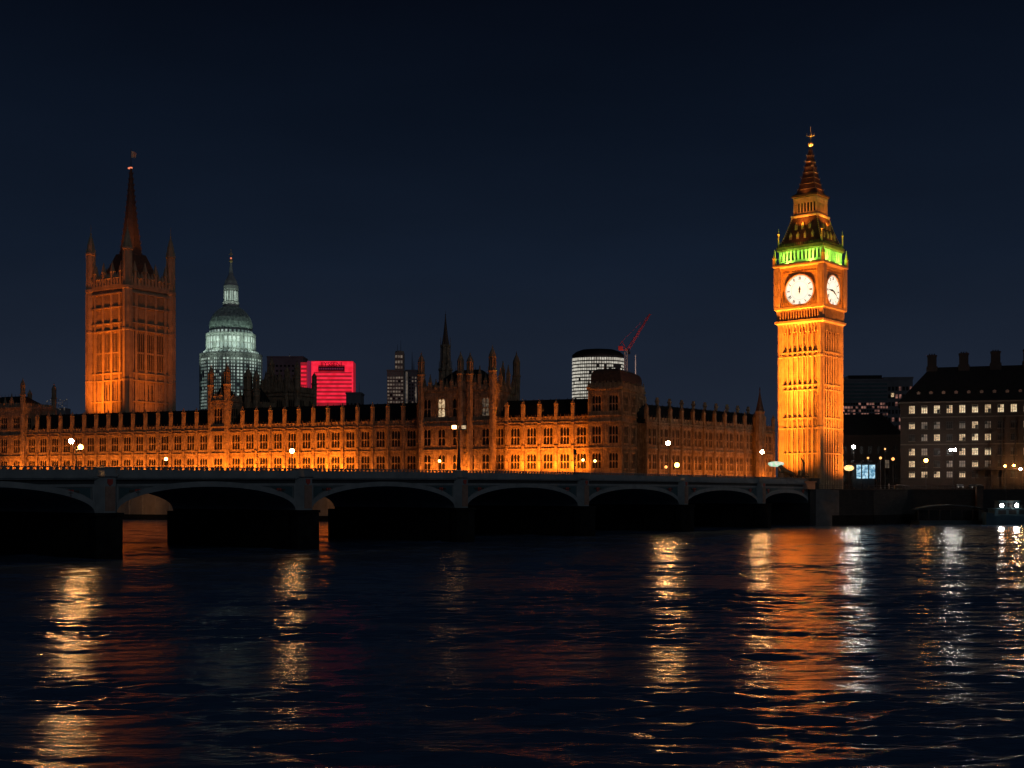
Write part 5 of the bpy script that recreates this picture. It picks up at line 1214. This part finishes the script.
# ------------------------------------------------------------------ people and the chariot statue
def skin_mesh(name, verts, edges, radii, mat, sub=1):
    me = bpy.data.meshes.new(name); me.from_pydata(verts, edges, []); o = bpy.data.objects.new(name, me); COL.objects.link(o)
    sk = o.modifiers.new('skin', 'SKIN'); me.skin_vertices or None
    for i, r in enumerate(radii):
        sv = me.skin_vertices[0].data[i]; rr = r if isinstance(r, tuple) else (r, r); sv.radius = rr; sv.use_root = (i == 0)
    sb = o.modifiers.new('sub', 'SUBSURF'); sb.levels = sub; sb.render_levels = sub
    bpy.context.view_layer.update(); dg = bpy.context.evaluated_depsgraph_get(); r = bpy.data.meshes.new_from_object(o.evaluated_get(dg)); bpy.data.objects.remove(o)
    r.name = name; r.materials.clear(); r.materials.append(mat)
    for p in r.polygons: p.use_smooth = True
    return r
def person_mesh(mat, stride=0.2, arm=0.1):
    V = [(0,0,0.95), (0,0,1.15), (0,0,1.38), (0,0,1.50), (0,-0.01,1.60), (0,-0.01,1.72),
         (0.2,0,1.40), (0.26,-arm,1.14), (0.27,-arm*2.2,0.90), (-0.2,0,1.40), (-0.26,arm,1.14), (-0.27,arm*1.4,0.88),
         (0.10,0,0.88), (0.11,-stride*0.5,0.50), (0.11,-stride*0.7,0.09), (0.11,-stride*0.7-0.16,0.04), (-0.10,0,0.88), (-0.11,stride*0.3,0.50), (-0.11,stride,0.10), (-0.11,stride-0.15,0.05)]
    E = [(0,1),(1,2),(2,3),(3,4),(4,5),(2,6),(6,7),(7,8),(2,9),(9,10),(10,11),(0,12),(12,13),(13,14),(14,15),(0,16),(16,17),(17,18),(18,19)]
    Rr = [(0.16,0.12),(0.16,0.11),(0.18,0.12),0.06,(0.085,0.1),(0.075,0.09),0.07,0.055,0.045,0.07,0.055,0.045,0.10,0.07,0.05,0.04,0.10,0.07,0.05,0.04]
    return skin_mesh('person', V, E, Rr, mat)
pm = [person_mesh(CLOTH, 0.22, 0.12), person_mesh(CLOTH, 0.05, 0.04), person_mesh(CLOTHL, 0.15, 0.1)]
peds = [(706, 3, 0, 'person in dark clothes, leftmost of those walking on the bridge'), (717, 3, 1, 'person in dark clothes, left one of a pair standing by the parapet'), (720.5, 3, 0, 'person in dark clothes, right one of a pair standing by the parapet'),
        (727, 6, 2, 'person in a pale coat walking between the two dark-clothed pairs'), (738, 4, 1, 'person in dark clothes standing alone near the stair turret'), (745, 2.4, 0, 'person in dark clothes, the one nearest to the clock tower on the bridge'), (103, 3, 1, 'person in dark clothes above the nearest pier, just right of the double orange lamp')]
for px, off, k, lb in peds:
    p, zf = on_bridge(px, off); o = link('person', pm[k], None, (p[0], p[1], zf-0.02), BROT+random.uniform(-0.4, 0.4)+math.pi/2); tag(o, lb, 'person', 'people on the bridge')
ped2 = [(846, 350, 0, 'person in dark clothes at the railing, nearest to the clock tower'), (862, 351, 1, 'person in dark clothes standing in front of the blue-lit kiosk'), (889, 350, 2, 'person in a pale coat at the railing beside the wall pier')]
for px, Y, k, lb in ped2: o = link('person', pm[k], None, ((px-512)*Y/F, Y, GZ-0.01), 0.4*k); tag(o, lb, 'person', 'people on the embankment')
# statue: chariot drawn by two rearing horses, on a plinth
pS = rb(803, 331.0)
ST = thing('chariot_statue', 'dark bronze statue of a chariot with rearing horses before the clock tower', 'statue', (pS[0], pS[1], GZ), R(4)); ST.scale = (1.5, 1.5, 1.5)
m = MB(); m.box(-4.6, 1.8, -1.2, 1.2, 0, 1.2); m.box(-4.8, 2.0, -1.4, 1.4, 1.2, 1.4); m.build('plinth', GRANITE, ST)
hV = [(0,0,1.5), (-0.55,0,1.62), (-1.15,0,1.95), (-1.55,0,2.45), (-1.75,0,2.8), (-2.15,0,2.62), (-2.4,0,2.45),
      (0.25,0.22,1.2), (0.45,0.24,0.75), (0.65,0.24,0.38), (0.6,0.24,0.05), (0.25,-0.22,1.2), (0.3,-0.24,0.7), (0.55,-0.24,0.35), (0.45,-0.24,0.05),
      (-1.2,0.22,1.6), (-1.75,0.24,1.55), (-1.85,0.24,1.15), (-1.2,-0.22,1.6), (-1.65,-0.24,1.85), (-2.0,-0.24,1.55), (0.4,0,1.55), (0.75,0,1.1)]
hE = [(0,1),(1,2),(2,3),(3,4),(4,5),(5,6),(0,7),(7,8),(8,9),(9,10),(0,11),(11,12),(12,13),(13,14),(2,15),(15,16),(16,17),(2,18),(18,19),(19,20),(0,21),(21,22)]
hR = [0.36, 0.34, 0.36, 0.22, 0.17, 0.13, 0.09, 0.22, 0.12, 0.08, 0.08, 0.22, 0.12, 0.08, 0.08, 0.15, 0.09, 0.07, 0.15, 0.09, 0.07, 0.09, 0.05]
hm = skin_mesh('horse', hV, hE, hR, BRONZE)
for y in (-0.65, 0.65): link('horse', hm, ST, (-2.3, y, 1.4))
m = MB(); m.plan([(-0.9, -0.8), (0.9, -0.8), (0.9, 0.8), (-0.9, 0.8)], 3.7, 3.85)
for i in range(7): a0, a1 = math.pi/2+math.pi*i/7, math.pi/2+math.pi*(i+1)/7; m.plan([(0.9*math.cos(a0), 0.8*math.sin(a0)), (0.82*math.cos(a0), 0.72*math.sin(a0)), (0.82*math.cos(a1), 0.72*math.sin(a1)), (0.9*math.cos(a1), 0.8*math.sin(a1))], 3.85, 4.8)
m.bar((-0.8, 0, 3.75), (-3.6, 0, 4.2), 0.06, 6); ch = m.build('chariot', BRONZE, ST, 1.5)
for y in (-1.0, 1.0):
    m = MB()
    for i in range(16):
        a0, a1 = 2*math.pi*i/16, 2*math.pi*(i+1)/16; m.bar((0.75*math.cos(a0), y, 3.65+0.75*math.sin(a0)), (0.75*math.cos(a1), y, 3.65+0.75*math.sin(a1)), 0.06, 5)
        if i % 2 == 0: m.bar((0, y, 3.65), (0.75*math.cos(a0), y, 3.65+0.75*math.sin(a0)), 0.035, 4)
    m.build('wheel', BRONZE, ch, 1.5)
V = [(0,0,0), (0,0,0.6), (0,0,1.05), (0,0,1.25), (0,0,1.4), (0,0,1.55), (0,0.28,1.15), (-0.1,0.5,1.45), (-0.15,0.55,1.8), (0,-0.28,1.15), (-0.25,-0.5,1.3), (-0.4,-0.6,1.65), (0,0,-0.5), (0,0,-0.95)]
E = [(0,1),(1,2),(2,3),(3,4),(4,5),(2,6),(6,7),(7,8),(2,9),(9,10),(10,11),(0,12),(12,13)]
fm = skin_mesh('standing_figure', V, E, [0.24, 0.2, 0.24, 0.08, 0.12, 0.1, 0.09, 0.07, 0.05, 0.09, 0.07, 0.05, 0.3, 0.36], BRONZE)
fg = link('standing_figure', fm, ST, (0.1, 0, 3.35)); fg.scale = (1.25, 1.25, 1.25)
m = MB(); m.bar((-0.1, 0.72, 4.3), (0.1, 0.72, 8.2), 0.045, 5, 0.02); m.build('spear', BRONZE, ST, 1.5)

# ------------------------------------------------------------------ floodlights on the palace and towers
def front_flood(pxa, pxb, power_per_m, z=13.8, off=5.2, col=SOD, up=23.0, boost=None):
    sa, sb_ = fs_(pxa, -off), fs_(pxb, -off); n_ = max(1, int(round((sb_-sa)/11.0))); rv_ = random.Random(int(pxa))
    for i in range(n_):
        s = sa+(sb_-sa)*(i+0.5)/n_; L_ = (sb_-sa)/n_; p = fpos(s, -off); t = fpos(s, 0)
        l = area((p[0], p[1], z), (t[0], t[1], up), 0.5, L_*0.9, power_per_m*L_*rv_.uniform(0.62, 1.38), col, 150)
        l.rotation_euler = orient((t[0]-p[0], t[1]-p[1], up-z), (FD[0], FD[1], 0)); l.data.spread = R(125)
        l.data.size = L_*0.9; l.data.size_y = 0.5
def orient(d, xdir):
    import mathutils
    z = -mathutils.Vector(d).normalized(); x = mathutils.Vector(xdir).normalized(); y = z.cross(x).normalized(); x = y.cross(z)
    M = mathutils.Matrix((x, y, z)).transposed(); return M.to_euler()
front_flood(0, 120, 120); front_flood(120, 205, 140); front_flood(205, 345, 260, col=SODY); front_flood(348, 380, 40); front_flood(380, 418, 9)
front_flood(419, 470, 105, off=6); front_flood(470, 497, 70, off=6); front_flood(503, 583, 450, col=SODY); front_flood(588, 622, 12, off=8)
# north wing
nd = np.array([math.sin(rN), -math.cos(rN)])
for i in range(5):
    c = PN + dN*(i+0.5)/5; p = c + nd*6; l = area((p[0], p[1], 12.0), (c[0], c[1], 24), 15, 0.5, [450, 850, 950, 1150, 1500][i], SOD, 150); l.rotation_euler = orient((c[0]-p[0], c[1]-p[1], 11), (dN[0], dN[1], 0))
# clock tower: each face from the ground in front of it
def tl(lx, ly):
    c, s = math.cos(cr_), math.sin(cr_); return (CX+c*lx-s*ly, CY+s*lx+c*ly)
for lx, ly, tx, ty, tz, pw, z, sp in ((-2.5, -14, -1, -6.3, 38, 5000, 12.0, 110), (-1, -13, 1.0, -6.3, 27, 900, 12.0, 100), (-3, -16, 0, -6.3, 54, 7800, 12.0, 50), (0, -17, 0, -6.3, 64, 11000, 12.0, 36), (13.5, 5, 6.3, 0, 36, 3900, 10.5, 110), (22, -3, 6.3, 0, 58, 12500, 10.5, 70)):
    p = tl(lx, ly); t = tl(tx, ty); area((p[0], p[1], z), (t[0], t[1], tz), 2.5, 2.5, pw, SODY if ly < -5 else SOD, sp)
# ledge lights: added fill for the dial surround, belfry (green), lantern
for k in range(4):
    c, s = round(math.cos(k*math.pi/2)), round(math.sin(k*math.pi/2))
    def q(x, y): return tl(c*x-s*y, s*x+c*y)
    for x in (-3.5, 3.5):
        p = q(x, -7.2); t = q(x, -6.3); l = area((p[0], p[1], 72.15), (t[0], t[1], 74.3), 5.5, 0.25, 1500, (0.42, 1.0, 0.07), 170)
        p = q(x, -8.3); t = q(x, -6.6); l = area((p[0], p[1], 60.4), (t[0], t[1], 65.5), 5.0, 0.25, 130, SODY, 170)  # unseen fill, added to lift the shaded dial surround
        l.rotation_euler = orient((t[0]-p[0], t[1]-p[1], 5), (q(1, 0)[0]-q(0, 0)[0], q(1, 0)[1]-q(0, 0)[1], 0))
    p = q(0, -6.3); t = q(0, -3.4); area((p[0], p[1], 83.0), (t[0], t[1], 88.5), 1.5, 1.5, 420, (1.0, 0.27, 0.03), 130)
    p = q(0, -8.6); t = q(0, -4.8); area((p[0], p[1], 77.7), (t[0], t[1], 82.5), 2, 1.0, 60, (1.0, 0.30, 0.06), 150)
    p = q(0, -4.2); t = q(0, -1.6); area((p[0], p[1], 91.9), (t[0], t[1], 98), 1, 1, 40, (1.0, 0.30, 0.05), 130)
    p = q(0, -3.9); area((p[0], p[1], 92), (CX, CY, 107), 0.6, 0.6, 60, (1.0, 0.42, 0.14), 20)
# square tower: left face bright at the bottom
def vl(lx, ly):
    c, s = math.cos(rv), math.sin(rv); return (Xv+c*lx-s*ly, Yv+s*lx+c*ly)
for lx, ly, tx, ty, tz, pw, z, sp in ((-3, -25, -1, -hv, 50, 4200, 35.5, 90), (6, -26, 4, -hv, 70, 2600, 35.5, 55), (24, -4, hv, -3, 54, 900, 33, 90), (28, -6, hv, -2, 74, 800, 33, 60)):
    p = vl(lx, ly); t = vl(tx, ty); area((p[0], p[1], z), (t[0], t[1], tz), 3, 3, pw, (1.0, 0.205, 0.012), sp)
for lx, ly in ((-8, -8), (8, -8), (8, 8)):
    p = vl(lx, ly); t = vl(0, 0); area((p[0], p[1], 99.5), (t[0], t[1], 116), 1.2, 1.2, 170, (1.0, 0.30, 0.06), 90)
for lx, ly in ((-7, -9.6), (7, -9.6), (9.6, -5), (9.6, 5)):
    p = vl(lx, ly); t = vl(0, 0); area((p[0], p[1], 86.2), (t[0], t[1], 106), 1.5, 1.5, 220, SOD, 110)
# upper stage of the wide pavilion, small towers
p = fpos(fs_(497, -3), 2); p2 = fpos(fs_(505, 3), 10); area((p2[0]+8, p2[1]-10, 32), (p2[0]-3, p2[1]-2, 40), 3, 1, 260, SOD, 140)
# terrace river wall
for px in (40, 90, 140, 190, 260, 330, 400):
    p = fpos(fs_(px, -20), -20); t = fpos(fs_(px, -11.4), -11.4); area((p[0], p[1], 1.2), (t[0], t[1], 6.5), 12, 0.5, 150, (1.0, 0.42, 0.13), 150)
